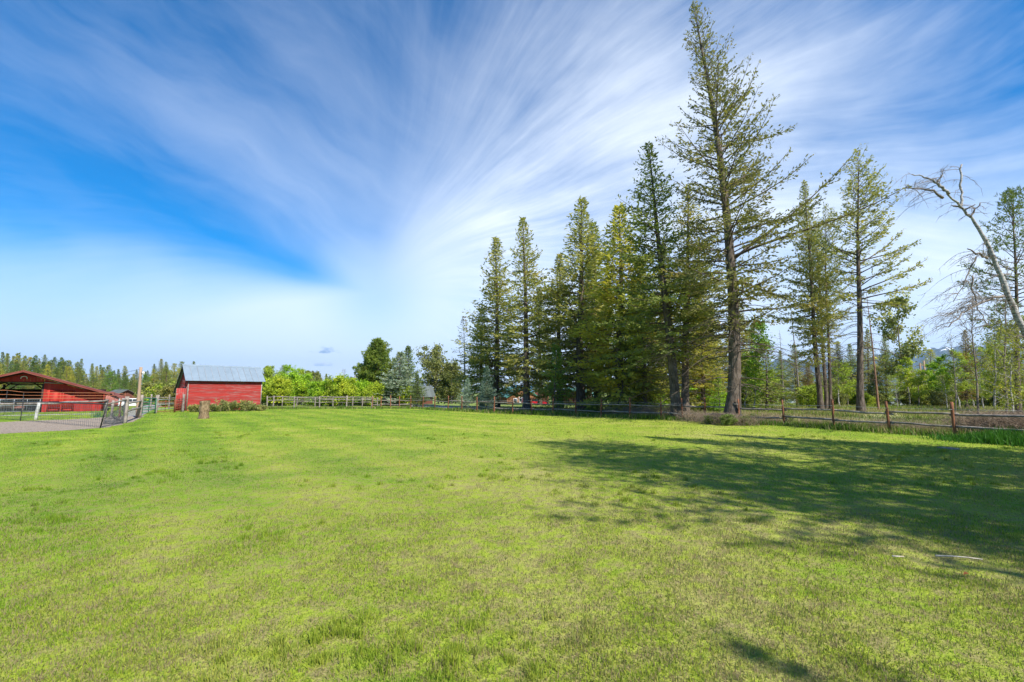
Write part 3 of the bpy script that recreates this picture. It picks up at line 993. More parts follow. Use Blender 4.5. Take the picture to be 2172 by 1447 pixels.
# ------------------------------------------------------------------ small red shed with a metal saltbox roof
def build_shed():
    rg = random.Random(7)
    a = G(394, 871.5)
    t = thing('shed', 'weathered red wooden shed with pale metal saltbox roof behind a low juniper', 'shed', a, math.atan2(.72, .69))
    W, D, HE, RY, RZ, BE = 6.7, 4.6, 3.18, 1.6, 4.52, 1.95      # width, depth, front eave, ridge, back eave

    def roof_z(y):
        return HE + (RZ - HE) * y / RY if y < RY else RZ + (BE - RZ) * (y - RY) / (D - RY)
    wall = box('front_wall', (.03, .03, 0), (W - .03, .06, HE - .06), M['dark'], t)
    nb = 25
    hb = (HE - .05) / nb
    for i in range(nb):
        z0 = .02 + i * hb
        cuts = [0.07, W - .07]
        if rg.random() < .65:
            cuts.insert(1, rg.uniform(1.6, W - 1.6))
        for u, v in zip(cuts[:-1], cuts[1:]):
            j = rg.uniform(-.004, .006)
            pts = [(-.012 + j, z0 - .012), (.012, z0 - .012), (.026, z0 + hb * .96), (.012 + j, z0 + hb * .96)]
            prism('board', pts, u + .004, v - .004, 'x', M['board_red'], wall)
    for x in (0, W - .09):
        box('corner_board', (x, -.03, 0), (x + .09, .06, HE - .08), M['wood_grey'], t)
    # gable ends, boarded; a doorway in the left one
    for xs, nm in ((0.0, 'left'), (W - .03, 'right')):
        gw = prism('gable_wall', [(.06, .0), (D, .0), (D, BE - .06), (RY, RZ - .10), (.06, HE - .06)] if nm == 'right' else
                   [(1.22, 0), (D, 0), (D, BE - .06), (RY, RZ - .10), (.06, HE - .06), (.06, 2.25), (1.22, 2.25)], xs, xs + .03, 'x', M['dark'], t)
        z0 = .02
        while z0 < RZ - .2:
            z1 = z0 + .125
            yl, yr = .03, D - .02
            if z1 > HE - .1:
                yl = RY * (z1 - HE) / (RZ - HE) + .12
            if z1 > BE - .1:
                yr = min(yr, RY + (RZ - z1) / (RZ - BE) * (D - RY) - .10)
            spans = [(yl, yr)]
            if nm == 'left' and z0 < 2.2:
                spans = [(1.24, yr), (.03, .28)]
            for (u, v) in spans:
                if v - u > .1:
                    xo = xs - .022 if nm == 'left' else xs + .031
                    ob('board', box_mesh('board', (xo, u, z0), (xo + .02, v, z1 - .006), M['board_red']), gw)
            z0 = z1
    box('back_wall', (.0, D - .03, 0), (W, D, BE - .05), M['board_red'], t)
    dr = box('door', (-.85, .22, .06), (-.80, .30, 2.15), M['wood_grey'], t)          # plank door standing open
    for k in range(5):
        ob('plank', box_mesh('plank', (-.80 + k * .16 - .03, .20, .05), (-.80 + k * .16 + .12, .235, 2.18), M['board_red']), dr)
    box('door_jamb', (-.05, 1.22, 0), (.05, 1.32, 2.3), M['white_wood'], t)
    box('door_jamb', (-.05, .26, 0), (.05, .33, 2.3), M['wood_grey'], t)
    # white dogged-up patch board by the door
    box('patch_board', (-.045, 1.40, .1), (-.024, 1.75, 1.3), M['white_wood'], t)
    # roof panels, each with raised seam
    x0, x1 = -.28, W + .22
    npan = 12
    wp = (x1 - x0) / npan
    for side in (0, 1):
        if side == 0:
            ya, za, yb, zb = -.32, HE - .32 * (RZ - HE) / RY, RY, RZ
        else:
            ya, za, yb, zb = RY, RZ, D + .32, BE - .32 * (RZ - BE) / (D - RY)
        for k in range(npan):
            u = x0 + k * wp
            dz = .004 * (k % 2)
            o = prism('roof_panel', [(ya, za + dz), (yb, zb + dz), (yb, zb + .025 + dz), (ya, za + .025 + dz)], u + .002, u + wp - .002, 'x', M['galv'], t)
            if k:
                prism('seam', [(ya - .003, za + .02), (yb, zb + .02), (yb, zb + .062), (ya - .003, za + .062)], u - .022, u + .022, 'x', M['pipe_grey'], o)
    prism('ridge_cap', [(RY - .16, RZ - .10), (RY, RZ + .055), (RY + .16, RZ - .10), (RY + .16, RZ - .07), (RY, RZ + .085), (RY - .16, RZ - .07)], x0 - .01, x1 + .01, 'x', M['galv'], t)
    for xx in (x0 + .02, x1 - .06):
        prism('barge_board', [(-.31, HE - .43), (RY, RZ - .16), (RY, RZ - .005), (-.31, HE - .275)], xx, xx + .035, 'x', M['barn_dark'], t)
        prism('barge_board', [(RY + .001, RZ - .16), (D + .31, BE - .43), (D + .31, BE - .275), (RY + .001, RZ - .005)], xx, xx + .035, 'x', M['barn_dark'], t)
    prism('eave_board', [(-.26, HE - .30), (-.22, HE - .30), (-.22, HE - .205), (-.26, HE - .235)], x0 + .06, x1 - .07, 'x', M['barn_dark'], t)
    return t


build_shed()


# ------------------------------------------------------------------ open-sided red barn
def build_barn():
    t = thing('barn', 'long low red barn with open bay and broad brown gable roof', 'barn', (-43.5, 40.7, 0), math.atan2(.65, .76))
    RH, RE, HS, DP, BEAM = 3.60, 1.72, 5.45, 9.0, 2.78
    sl_ = (RH - RE) / HS

    def rz(x):
        return RH - sl_ * abs(x)
    for s in (-1, 1):
        n = 9
        for k in range(n):
            y0 = -1.0 + k * (DP + 1.6) / n
            y1 = y0 + (DP + 1.6) / n - .01
            e = s * (HS + .45)
            prism('roof_panel', [(0.0, RH + .06), (e, rz(e) + .06), (e, rz(e) + .13), (0.0, RH + .13)], y0, y1, 'y', M['barn_roof'], t)
        e = s * (HS + .45)
        prism('fascia_board', [(0, RH - .06), (e, rz(e) - .06), (e, rz(e) + .055), (0, RH + .055)], -.99, -.95, 'y', M['barn_roof'], t)
        for k in range(5):
            yy = .0 + k * (DP / 4) - (.15 if k == 4 else 0)
            prism('rafter', [(0, RH - .14), (e, rz(e) - .14), (e, rz(e) + .05), (0, RH + .05)], yy + .06, yy + .14, 'y', M['barn_dark'], t)
    # gable boards above the open bay
    x = -5.3
    gb = box('header_beam', (-2.35, -.02, BEAM - .16), (1.30, .16, BEAM), M['barn_dark'], t)
    while x < 1.30:
        x1 = min(x + .22, 1.30)
        ztop = [rz(x) - .16, rz(x1 - .012) - .16]
        if min(ztop) > BEAM - .02:
            prism('board', [(x, BEAM - .05), (x1 - .012, BEAM - .05), (x1 - .012, ztop[1]), (x, ztop[0])], -.06, -.025, 'y', M['barn_red'], gb)
        x = x1
    # solid right-hand bay
    x = 1.32
    sb = prism('side_bay_wall', [(1.34, .0), (5.3, 0), (5.3, rz(5.3) - .18), (1.34, rz(1.34) - .18)], .0, .03, 'y', M['barn_dark'], t)
    while x < 5.32:
        x1 = min(x + .21, 5.34)
        prism('board', [(x, .02), (x1 - .010, .02), (x1 - .010, rz(x1) - .16), (x, rz(x) - .16)], -.034, -.004, 'y', M['barn_red'], sb)
        x = x1
    for (u, v) in ((1.62, 2.50), (2.56, 3.40)):
        d = box('door', (u, -.075, .10), (v, -.038, 2.02 if u < 2 else 1.95), M['barn_red'], t)
        for a, b in (((u, .10), (u + .11, 1.98)), ((v - .11, .10), (v, 1.98)), ((u + .115, .10), (v - .115, .24)), ((u + .115, 1.84), (v - .115, 1.98)), ((u + .115, .95), (v - .115, 1.07))):
            ob('door_frame', box_mesh('door_frame', (a[0], -.105, a[1]), (b[0], -.078, b[1]), M['barn_red']), d)
    pole('door_track', (1.30, -.13, BEAM - .12), (2.55, -.13, BEAM - .20), .035, .035, M['pipe_grey'], t)
    # posts, knee braces
    for x in (-5.3, -2.3, 1.26):
        for y in (.08, 4.5, 8.9):
            h = min(rz(x) - .2, 2.75) if y > 1 else BEAM - .17
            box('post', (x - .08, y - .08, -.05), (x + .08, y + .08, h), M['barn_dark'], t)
    for x, s in ((-2.3, 1), (1.26, -1), (-2.3, -1)):
        for y in (4.5, 8.9):
            pole('knee_brace', (x + s * .05, y, 1.75), (x + s * 1.05, y, 2.70), .05, .05, M['barn_dark'], t, 4)
    box('back_beam', (-2.2, 8.82, 2.56), (2.2, 8.98, 2.70), M['barn_dark'], t)
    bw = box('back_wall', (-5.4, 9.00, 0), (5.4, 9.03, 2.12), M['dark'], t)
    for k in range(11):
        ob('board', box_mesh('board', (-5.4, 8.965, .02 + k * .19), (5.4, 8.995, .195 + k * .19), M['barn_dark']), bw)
    box('side_wall', (5.34, .05, 0), (5.38, 9.0, rz(5.36) - .1), M['barn_red'], t)
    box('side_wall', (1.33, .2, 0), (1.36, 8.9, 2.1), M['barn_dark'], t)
    # white horseshoe on the gable
    a = np.linspace(math.radians(-30), math.radians(210), 13)
    b = Bag()
    b.tube(np.stack([.20 * np.cos(a), np.full(13, -.085), 3.05 + .15 * np.sin(a)], 1), np.full(13, .035), 6, True)
    ob('horseshoe', b.mesh('horseshoe', M['white']), t)
    # galvanised stock panels across the open bay
    p = thing('stock_panel', 'galvanised stock panel across the open bay of the red barn', 'panel', t.matrix_basis @ Vector((-5.2, -.35, 0)), math.atan2(.65, .76))
    for z in (.10, .62, 1.18):
        pole('rail', (0, 0, z), (6.4, 0, z), .028, .028, M['pipe_grey'], p, 6)
    for k in range(9):
        pole('upright', (k * .8, 0, -.02), (k * .8, 0, 1.2), .024, .024, M['pipe_grey'], p, 6)
    bm = Bag()
    for k in range(43):
        bm.tube([(k * .15 + .05, .02, .1), (k * .15 + .05, .02, 1.18)], [.006, .006], 3)
    for z in np.linspace(.2, 1.1, 8):
        bm.tube([(0, .026, z), (6.4, .026, z)], [.006, .006], 3)
    ob('wire_grid', bm.mesh('wire_grid', M['pipe_grey']), p)
    # a low load of stacked straw-coloured bales and a maroon bin in the dark bay
    bn = thing('feed_bunk', 'low maroon feed bunk standing in the shaded barn bay', 'trough', t.matrix_basis @ Vector((-2.6, 2.2, 0)), math.atan2(.65, .76))
    prism('trough', [(-.35, .35), (.35, .35), (.5, .95), (-.5, .95)], 0, 2.6, 'x', M['pink_wall'], bn)
    for x in (.1, 2.5):
        for y in (-.3, .3):
            box('leg', (x - .05, y - .05, -.01), (x + .05, y + .05, .40), M['wood_grey'], bn)


build_barn()


# ------------------------------------------------------------------ fences and gates
def adopt(o, p):
    o.parent = p
    o.matrix_parent_inverse = Matrix.Translation(-Vector(p.location))
    return o


def on_line(line, px):
    best = None
    for a, b in zip(line[:-1], line[1:]):
        for k in range(400):
            q = a.lerp(b, k / 400)
            if q.y < 2:
                continue
            d = abs(proj(q.x, q.y, .5)[0] - px)
            if best is None or d < best[0]:
                best = (d, q.copy())
    return best[1]


def rail_fence(name, label, posts, rails, mats, hpost, rp, seed, wire=None, rr=.05, square=False):
    rg = random.Random(seed)
    t = thing(name, label, 'fence', posts[0])
    tops = []
    for i, p in enumerate(posts):
        h = hpost + rg.uniform(-.06, .08)
        ln = Vector((rg.uniform(-.05, .05), rg.uniform(-.05, .05), h))
        po = adopt(pole('post', p + Vector((0, 0, -.1)), p + ln, rp * rg.uniform(.9, 1.15), rp * rg.uniform(.85, 1.0), mats[0], None, 8, .006, i + seed), t)
        tops.append(p + ln)
        if wire:
            q = p.lerp(tops[-1], wire / h)
            s = Vector((q.x, q.y, 0)).normalized() * (rp + .012)
            kn = pole('insulator', q - s - Vector((0, 0, .025)), q - s + Vector((0, 0, .025)), .022, .022, M['twine'], None, 6)
            kn.parent = po
            kn.matrix_parent_inverse = Matrix.Translation(-Vector(t.location))
            kn.matrix_parent_inverse = Matrix.Translation(-Vector(t.location)) @ Matrix.Identity(4)
            kn.parent = t
    for i in range(len(posts) - 1):
        a, b = posts[i], posts[i + 1]
        n = Vector((b.y - a.y, a.x - b.x, 0)).normalized()
        e = (b - a).normalized()
        for z in rails:
            z0, z1 = z + rg.uniform(-.05, .05), z + rg.uniform(-.06, .05)
            r0 = rr * rg.uniform(.85, 1.15)
            k = n * (rp + rr * .8) * (-1)
            adopt(pole('rail', a - e * .14 + k + Vector((0, 0, z0 + (i % 2) * .03)), b + e * .14 + k + Vector((0, 0, z1 + (i % 2) * .03)), r0, r0 * rg.uniform(.75, .95), mats[1], None, 7, .010, i * 7 + seed + int(z * 10)), t)
        if wire:
            s0 = Vector((a.x, a.y, 0)).normalized() * (rp + .02)
            s1 = Vector((b.x, b.y, 0)).normalized() * (rp + .02)
            f = wire / hpost
            adopt(pole('wire', a.lerp(tops[i], f) - s0, b.lerp(tops[i + 1], f) - s1, .0065, .0065, M['wire'], None, 4), t)
    return t


def build_fences():
    cols = [790, 808.5, 828, 846.6, 871.6, 896.8, 921.7, 950.3, 979.3, 1011.7, 1047.6, 1087, 1127.7, 1172.4, 1221.8, 1274.9, 1335, 1401.5, 1447, 1494.7, 1567,
            1662, 1767.8, 1885.5, 2024, 2190]
    posts = [on_line(FENCE, c) for c in cols] + [Vector((20.8, 13.2, 0)), Vector((22.2, 10.6, 0)), Vector((23.4, 8.0, 0))]
    rail_fence('post_and_rail_fence', 'long rail fence with red-brown posts, two grey rails and a top wire around the lawn', posts, (.42, .88), (M['post_rust'], M['wood_grey']), 1.38, .056, 3, 1.08)
    # grey fence between the shed and the brown-post fence
    posts = [on_line(FENCE, c) for c in (557, 580, 624, 678, 734.8, 789)]
    rail_fence('weathered_rail_fence', 'silver-grey rail fence running right from the red shed', posts, (.92, 1.27), (M['wood_grey'], M['wood_grey']), 1.40, .08, 9)
    # garden fence behind it
    posts = [GD(x, y) for x, y in ((598, 57), (629, 56), (668, 56.5), (706, 57), (748, 56), (768, 55), (800, 57))]
    rail_fence('garden_fence', 'low grey garden fence behind the rail fence, in front of the bright shrubs', posts, (.55, 1.05), (M['wood_grey'], M['wood_grey']), 1.2, .06, 21, rr=.035)
    # paddock fence behind the gates
    posts = [GD(x, y) for x, y in ((300, 52), (319, 51.5), (333, 48.5), (358, 49.5), (383, 47))]
    rail_fence('corral_fence', 'grey two-rail corral fence behind the pipe gates beside the red shed', posts, (.65, 1.2), (M['wood_grey'], M['wood_grey']), 1.5, .08, 33, rr=.045)

    # left yard fence: heavy top rail, mesh, mixed posts
    A = G(214, 908); B = G(264, 898); Cc = G(296, 886)
    L1 = G(43, 893)
    far = L1 + (L1 - A).normalized() * 6
    t = thing('yard_fence', 'mixed wire-mesh fence with grey top rail around the gravel yard', 'fence', A)
    run = (L1 - A).normalized()
    def put(o): return adopt(o, t)
    put(pole('steel_post', A + Vector((-.06, 0, -.1)), A + Vector((.20, .05, 1.42)), .032, .028, M['black'], None, 5))
    put(pole('steel_post', L1 + Vector((0, 0, -.1)), L1 + Vector((.05, 0, 1.42)), .026, .026, M['black'], None, 5))
    W1 = G(77, 891)
    put(pole('white_post', W1 + Vector((-.06, 0, -.1)), W1 + Vector((.05, 0, 1.14)), .085, .08, M['white_wood'], None, 10, .006, 3))
    for p, m_, h, r in ((G(222, 885), 'wood_grey', 1.30, .085), (G(236, 889), 'wood_grey', 1.25, .08), (G(252, 886), 'post_rust', 1.35, .055),
                        (B, 'wood_grey', 1.55, .11), (Cc, 'wood_grey', 1.6, .11)):
        put(pole('post', p + Vector((0, 0, -.1)), p + Vector((.03, 0, h)), r, r * .92, M[m_], None, 8, .008, int(h * 100)))
    z1 = Vector((0, 0, 1.06)); z2 = Vector((0, 0, 1.20))
    end = B + Vector((.1, 0, 0))
    bk = W1 + (W1 - G(236, 889)).normalized() * 8
    put(pole('rail', bk + z1 + Vector((0, 0, -.06)), W1 + z1, .075, .07, M['wood_grey'], None, 7, .012, 5))
    put(pole('rail', W1 + z1, G(222, 885) + z1 + Vector((.1, -.05, .12)), .075, .065, M['wood_grey'], None, 7, .012, 6))
    put(pole('top_pipe', far + z2, A + z2 + Vector((.15, 0, .0)), .035, .035, M['black'], None, 7, .02, 8))
    put(pole('top_pipe', A + z2 + Vector((.15, 0, 0)), B + z2 + Vector((0, 0, .16)), .04, .04, M['wood_grey'], None, 7, .01, 9))
    for z in (.55, 1.02):
        put(pole('rail', B + Vector((0, 0, z + .12)), Cc + Vector((.0, 0, z + .15)), .065, .06, M['wood_grey'], None, 7, .01, int(z * 70)))
    for nm, a, b, n in (('wire_mesh', far, A, 70), ('wire_mesh', A, B, 34)):
        bm = Bag()
        for k in range(n + 1):
            q = a.lerp(b, k / n)
            bm.tube([(q.x, q.y, .03), (q.x, q.y, 1.12)], [.006] * 2, 3)
        for z in np.linspace(.08, 1.1, 7):
            bm.tube([(a.x, a.y, z), (b.x, b.y, z)], [.006] * 2, 3)
        put(ob(nm, bm.mesh(nm, M['mesh_wire'])))
    # crumpled netting left against the corner
    rg = np.random.default_rng(4)
    w = thing('crumpled_netting', 'crumpled grey wire netting sagging against the yard fence corner', 'netting', G(248, 897))
    n, k = 16, 9
    gpts = np.zeros((n, k, 3))
    for i in range(n):
        q = G(228, 900).lerp(G(262, 897.5), i / (n - 1)) - G(248, 897)
        for j in range(k):
            f = j / (k - 1)
            gpts[i, j] = (q.x + .25 * math.sin(i * 1.1 + j) * (1 - f), q.y + .3 * math.cos(i * .8 + j * .7) * (1 - f), .02 + f * (.55 + .45 * i / n) + .08 * math.sin(i * 1.7) * f)
    gpts[:, 1:] += rg.normal(0, .03, gpts[:, 1:].shape)
    bm = Bag()
    for i in range(n):
        bm.tube(gpts[i], [.007] * k, 3)
        if i < n - 1:
            for j in range(k - 1):
                bm.tube([gpts[i, j], gpts[i + 1, j + 1]], [.006] * 2, 3)
                bm.tube([gpts[i + 1, j], gpts[i, j + 1]], [.006] * 2, 3)
    for j in range(k):
        bm.tube(gpts[:, j], [.007] * n, 3)
    ob('net', bm.mesh('net', M['mesh_wire']), w)

    # orange electric tapes on thin stakes in front of the barn
    t = thing('tape_fence', 'three orange electric tapes strung on thin stakes before the barn', 'fence', GD(8, 36))
    st = [GD(-60, 35.5), GD(8, 36), GD(45, 36.5), GD(238, 39), GD(262, 38)]
    for i, p in enumerate(st):
        adopt(pole('stake', p + Vector((0, 0, -.05)), p + Vector((.05 * (i % 2), 0, 1.95 if i < 2 else 1.75)), .018, .018, M['black'] if i < 3 else M['pipe_rust'], None, 5), t)
    for z in (1.30, 1.62, 1.95):
        for i in range(len(st) - 1):
            za = z if i < 2 else 1.30 + (z - 1.30) * (1 - .12 * i)
            zb = z if i < 1 else 1.30 + (z - 1.30) * (1 - .12 * (i + 1))
            adopt(pole('tape', st[i] + Vector((0, 0, za)), st[i + 1] + Vector((0, 0, zb)), .016, .016, M['tape'], None, 4), t)

    # pipe gates
    def gate(label, a, b, bars, mat, h=1.25, mat2=None):
        d = b - a
        g = thing('pipe_gate', label, 'gate', a, math.atan2(d.y, d.x), 'pipe gates by the shed')
        Lg = d.length
        for x in (0, Lg):
            pole('end_pipe', (x, 0, -.02), (x, 0, h), .035, .035, mat, g, 7)
        for k in range(bars):
            z = .14 + (h - .17) * k / (bars - 1)
            pole('bar', (0, 0, z), (Lg, 0, z), .028, .028, (mat2 if mat2 and k % 2 else mat), g, 7)
        pole('upright', (Lg * .5, .03, .14), (Lg * .5, .03, h - .03), .026, .026, mat, g, 6)
    gate('green pipe gate hung on the tall grey post near the utility pole', G(301, 879), G(329, 877.5), 6, M['pipe_green'], 1.30)
    gate('rusty red pipe gate between the green gate and the shed', G(331, 877), G(369, 875), 6, M['pipe_rust'], 1.20, M['pipe_grey'])
    gate('short rusty pipe gate leaning at the shed doorway', G(371, 875), G(386, 873.5), 6, M['pipe_rust'], 1.2)
    tag(pole('gate_post', G(330, 877.2) + Vector((0, 0, -.1)), G(330, 877.2) + Vector((0, 0, 1.55)), .09, .085, M['wood_grey'], None, 8, .006, 2), 'grey wooden post between the green gate and the red gate', 'post')
    tag(pole('gate_post', G(387.5, 873.5) + Vector((0, 0, -.1)), G(387.5, 873.5) + Vector((0, 0, 1.6)), .11, .10, M['wood_grey'], None, 8, .006, 2), 'dark grey wooden post right at the corner of the red shed', 'post')


build_fences()


# ------------------------------------------------------------------ poles, stump, stone, stick
def build_small():
    b = G(291.5, 886.5)
    tp = PT(299, 779, b.y)
    t = thing('utility_pole', 'bare tan wooden utility pole with a yard light behind the gravel yard', 'utility pole', b)
    lo = tp - b
    pole('pole', (0, 0, -.2), lo, .115, .09, M['pole_wood'], t, 10, .008, 2)
    f = lo * .88
    pole('lamp_arm', f, f + Vector((.28, -.12, .06)), .022, .018, M['pipe_grey'], t, 6)
    q = f + Vector((.30, -.13, .06))
    hd = pole('lamp_head', q + Vector((0, 0, .05)), q + Vector((.02, 0, -.10)), .05, .10, M['lamp'], t, 10)
    pole('lens', q + Vector((.02, 0, -.10)), q + Vector((.02, 0, -.16)), .085, .05, M['white'], hd, 10)
    # wires to a far pole on the left
    fp = GD(120, 105); fp.z = gz(fp.x, fp.y)
    pt = thing('utility_pole', 'thin far wooden utility pole in front of the dense left wood', 'utility pole', fp)
    pole('pole', (0, 0, -.2), (0, 0, 6.0), .13, .10, M['wood_grey'], pt, 8)
    pole('crossarm', (-.8, 0, 5.6), (.8, 0, 5.6), .06, .06, M['wood_grey'], pt, 5)
    for k, z in enumerate((5.65, 5.2)):
        a = fp + Vector((0, 0, z)); c_ = b + lo * (.96 - .07 * k)
        s = np.linspace(0, 1, 12)[:, None]
        P = np.array(a) + (np.array(c_) - np.array(a)) * s
        P[:, 2] -= 1.0 * 4 * s[:, 0] * (1 - s[:, 0]) * .35
        bm = Bag(); bm.tube(P, [.012] * 12, 4)
        tag(ob('power_line', bm.mesh('power_line', M['black'])), 'upper thin power line running left from the tan utility pole' if k == 0 else 'lower thin power line running left from the tan utility pole', 'cable')
    # stub pole behind the hedge
    b = grounded(GD(754, 80)); tp = PT(753, 797, 80)
    t = thing('utility_pole', 'short dark pole standing behind the bright green hedge', 'utility pole', b)
    pole('pole', (0, 0, -.2), tp - b, .14, .12, M['wood_grey'], t, 8)
    pole('crossarm', (-.5, 0, tp.z - b.z - .4), (.5, 0, tp.z - b.z - .4), .05, .05, M['wood_grey'], t, 5)
    # pair of short poles among the aspens
    b = grounded(GD(1963, 88))
    t = thing('pole_frame', 'tan twin-pole frame rising among the bright aspens at right', 'utility pole', b)
    for dx in (-.35, .45):
        pole('pole', (dx, 0, -.2), (dx, 0, PT(1963, 768, 88).z - b.z + dx * .6), .17, .14, M['pole_wood'], t, 8)
    pole('crossarm', (-.9, 0, PT(1963, 775, 88).z - b.z), (1.0, 0, PT(1963, 775, 88).z - b.z), .07, .07, M['pole_wood'], t, 6)

    # stump
    b = G(432, 888)
    t = thing('tree_stump', 'tall sawn tree stump with rough tan bark standing alone on the lawn', 'stump', b)
    rg = np.random.default_rng(8)
    n, k = 36, 16
    V = []
    lump = rg.normal(0, .014, (k, n))
    for j in range(k):
        z = -.06 + 1.27 * j / (k - 1)
        r0 = .285 + .035 * math.exp(-max(z, 0) / .14) + .012 * math.sin(j)
        for i in range(n):
            a = 2 * math.pi * i / n
            r = r0 * (1 + .035 * math.sin(3 * a + 1) + .02 * math.sin(7 * a)) + lump[j, i] + .010 * math.sin(i * 2.6 + j * .4)
            V.append((r * math.cos(a), r * math.sin(a), z + (.02 * math.cos(a) if j == k - 1 else 0)))
    Q = [(j * n + i, j * n + (i + 1) % n, (j + 1) * n + (i + 1) % n, (j + 1) * n + i) for j in range(k - 1) for i in range(n)]
    ob('bark', make_mesh('bark', V, [Q], M['stump_bark'], smooth=True), t)
    top = V[-n:]
    me = bpy.data.meshes.new('sawn_top')
    me.from_pydata([(x * .985, y * .985, z + .006) for x, y, z in top] + [(0, 0, 1.205)], [], [(i, (i + 1) % n, n) for i in range(n)])
    me.materials.append(M['stump_top'])
    ob('sawn_top', me, t)

    # flat stone, bleached stick, leaf
    def slab(name, label, cat, c, rx, ry, h, mat, seed):
        rg = np.random.default_rng(seed)
        n = 16
        V = []
        for z, s in ((-.02, 1), (h * .6, 1.0), (h, .8)):
            for i in range(n):
                a = 2 * math.pi * i / n
                k = s * (1 + .16 * math.sin(2 * a + seed) + rg.normal(0, .05))
                V.append((rx * k * math.cos(a), ry * k * math.sin(a), z + rg.normal(0, .006) * (z > 0)))
        V.append((0, 0, h * 1.05))
        Q = [(j * n + i, j * n + (i + 1) % n, (j + 1) * n + (i + 1) % n, (j + 1) * n + i) for j in range(2) for i in range(n)]
        Tt = [(2 * n + i, 2 * n + (i + 1) % n, 3 * n) for i in range(n)]
        tag(ob(name, make_mesh(name, V, [Q, Tt], mat), loc=c), label, cat)
    slab('flat_stone', 'flat tan stone half sunk in the lawn near the right fence', 'stone', G(2012, 952), .20, .28, .04, M['stone'], 3)
    slab('flat_stone', 'small pale stone lying in the tree shade on the lawn', 'stone', G(1655, 931), .08, .13, .03, M['stone'], 6)
    for nm, lab, pts in (('bleached_stick', 'long curved bleached stick lying in the right foreground grass', ((1985, 1185), (2020, 1186), (2055, 1189), (2085, 1193))),
                         ('bleached_stick', 'short bleached stick lying left of the long curved stick', ((1893, 1186), (1905, 1186.5), (1918, 1187)))):
        P = [G(x, y) + Vector((0, 0, .03)) for x, y in pts]
        bm = Bag()
        bm.tube([tuple(p) for p in P], np.linspace(.010, .006, len(P)), 6, True)
        tag(ob(nm, bm.mesh(nm, M['bleached'])), lab, 'stick')
    a = G(2050, 1226)
    me = bpy.data.meshes.new('fallen_leaf')
    me.from_pydata([(-.03, 0, .03), (0, -.018, .045), (.035, 0, .04), (.002, .02, .055), (0, 0, .042)], [], [(0, 1, 4), (1, 2, 4), (2, 3, 4), (3, 0, 4)])
    me.materials.append(M['leaf_orange'])
    tag(ob('fallen_leaf', me, loc=a), 'single orange dead leaf on the grass at lower right', 'leaf')


build_small()


# ------------------------------------------------------------------ distant buildings and cars
def house(name, label, cat, base, rz_, W, D, HE, HR, wallm, roofm, trim, logs=0, wins=(), door=None, boards=0):
    """gable end faces local -Y; ridge runs along Y"""
    t = thing(name, label, cat, base, rz_)
    hw = W / 2
    prism('wall', [(-hw, -.3), (hw, -.3), (hw, HE), (0, HR), (-hw, HE)], 0, D, 'y', wallm, t)
    if logs:
        n = logs
        for k in range(n):
            z = (k + .5) * HR / n
            w = hw + .12 if z < HE else hw * (HR - z) / (HR - HE) - .04
            if w > .2:
                pole('log', (-w, -.02, z), (w, -.02, z), HR / n * .46, HR / n * .46, M['log'], t, 8)
                if z < HE - .1:
                    pole('log', (-hw - .02, -.1, z + .06), (-hw - .02, D + .1, z + .06), HR / n * .46, HR / n * .46, M['log'], t, 8)
    if boards:
        for k in range(boards):
            x = -hw + (k + .5) * W / boards
            zt = HE + (HR - HE) * (1 - abs(x) / hw)
            box('board', (x - W / boards * .47, -.03, 0), (x + W / boards * .47, -.004, zt - .06), wallm, t)
    sl_ = (HR - HE) / hw
    for s in (-1, 1):
        e = s * (hw + .45)
        ze = HR - sl_ * (hw + .45)
        n = 8
        for k in range(n):
            y0 = -.5 + (D + 1) * k / n
            prism('roof_panel', [(0, HR + .05), (e, ze + .05), (e, ze + .12), (0, HR + .12 + .003 * (k % 2))], y0, y0 + (D + 1) / n - .012, 'y', roofm, t)
        prism('fascia_board', [(0, HR - .08), (e, ze - .08), (e, ze + .045), (0, HR + .045)], -.52, -.47, 'y', trim, t)
    for (x, z, w, h) in wins:
        f = box('window', (x - w / 2 - .07, -.14, z - .07), (x + w / 2 + .07, -.06, z + h + .07), M['white'], t)
        ob('pane', box_mesh('pane', (x - w / 2, -.155, z), (x + w / 2, -.143, z + h), M['glass']), f)
    if door:
        x, w, h = door
        d = box('door', (x - w / 2, -.13, 0), (x + w / 2, -.05, h), M['white'], t)
        ob('door_panel', box_mesh('door_panel', (x - w / 2 + .1, -.145, h * .5), (x + w / 2 - .1, -.133, h - .15), M['glass']), d)
    return t


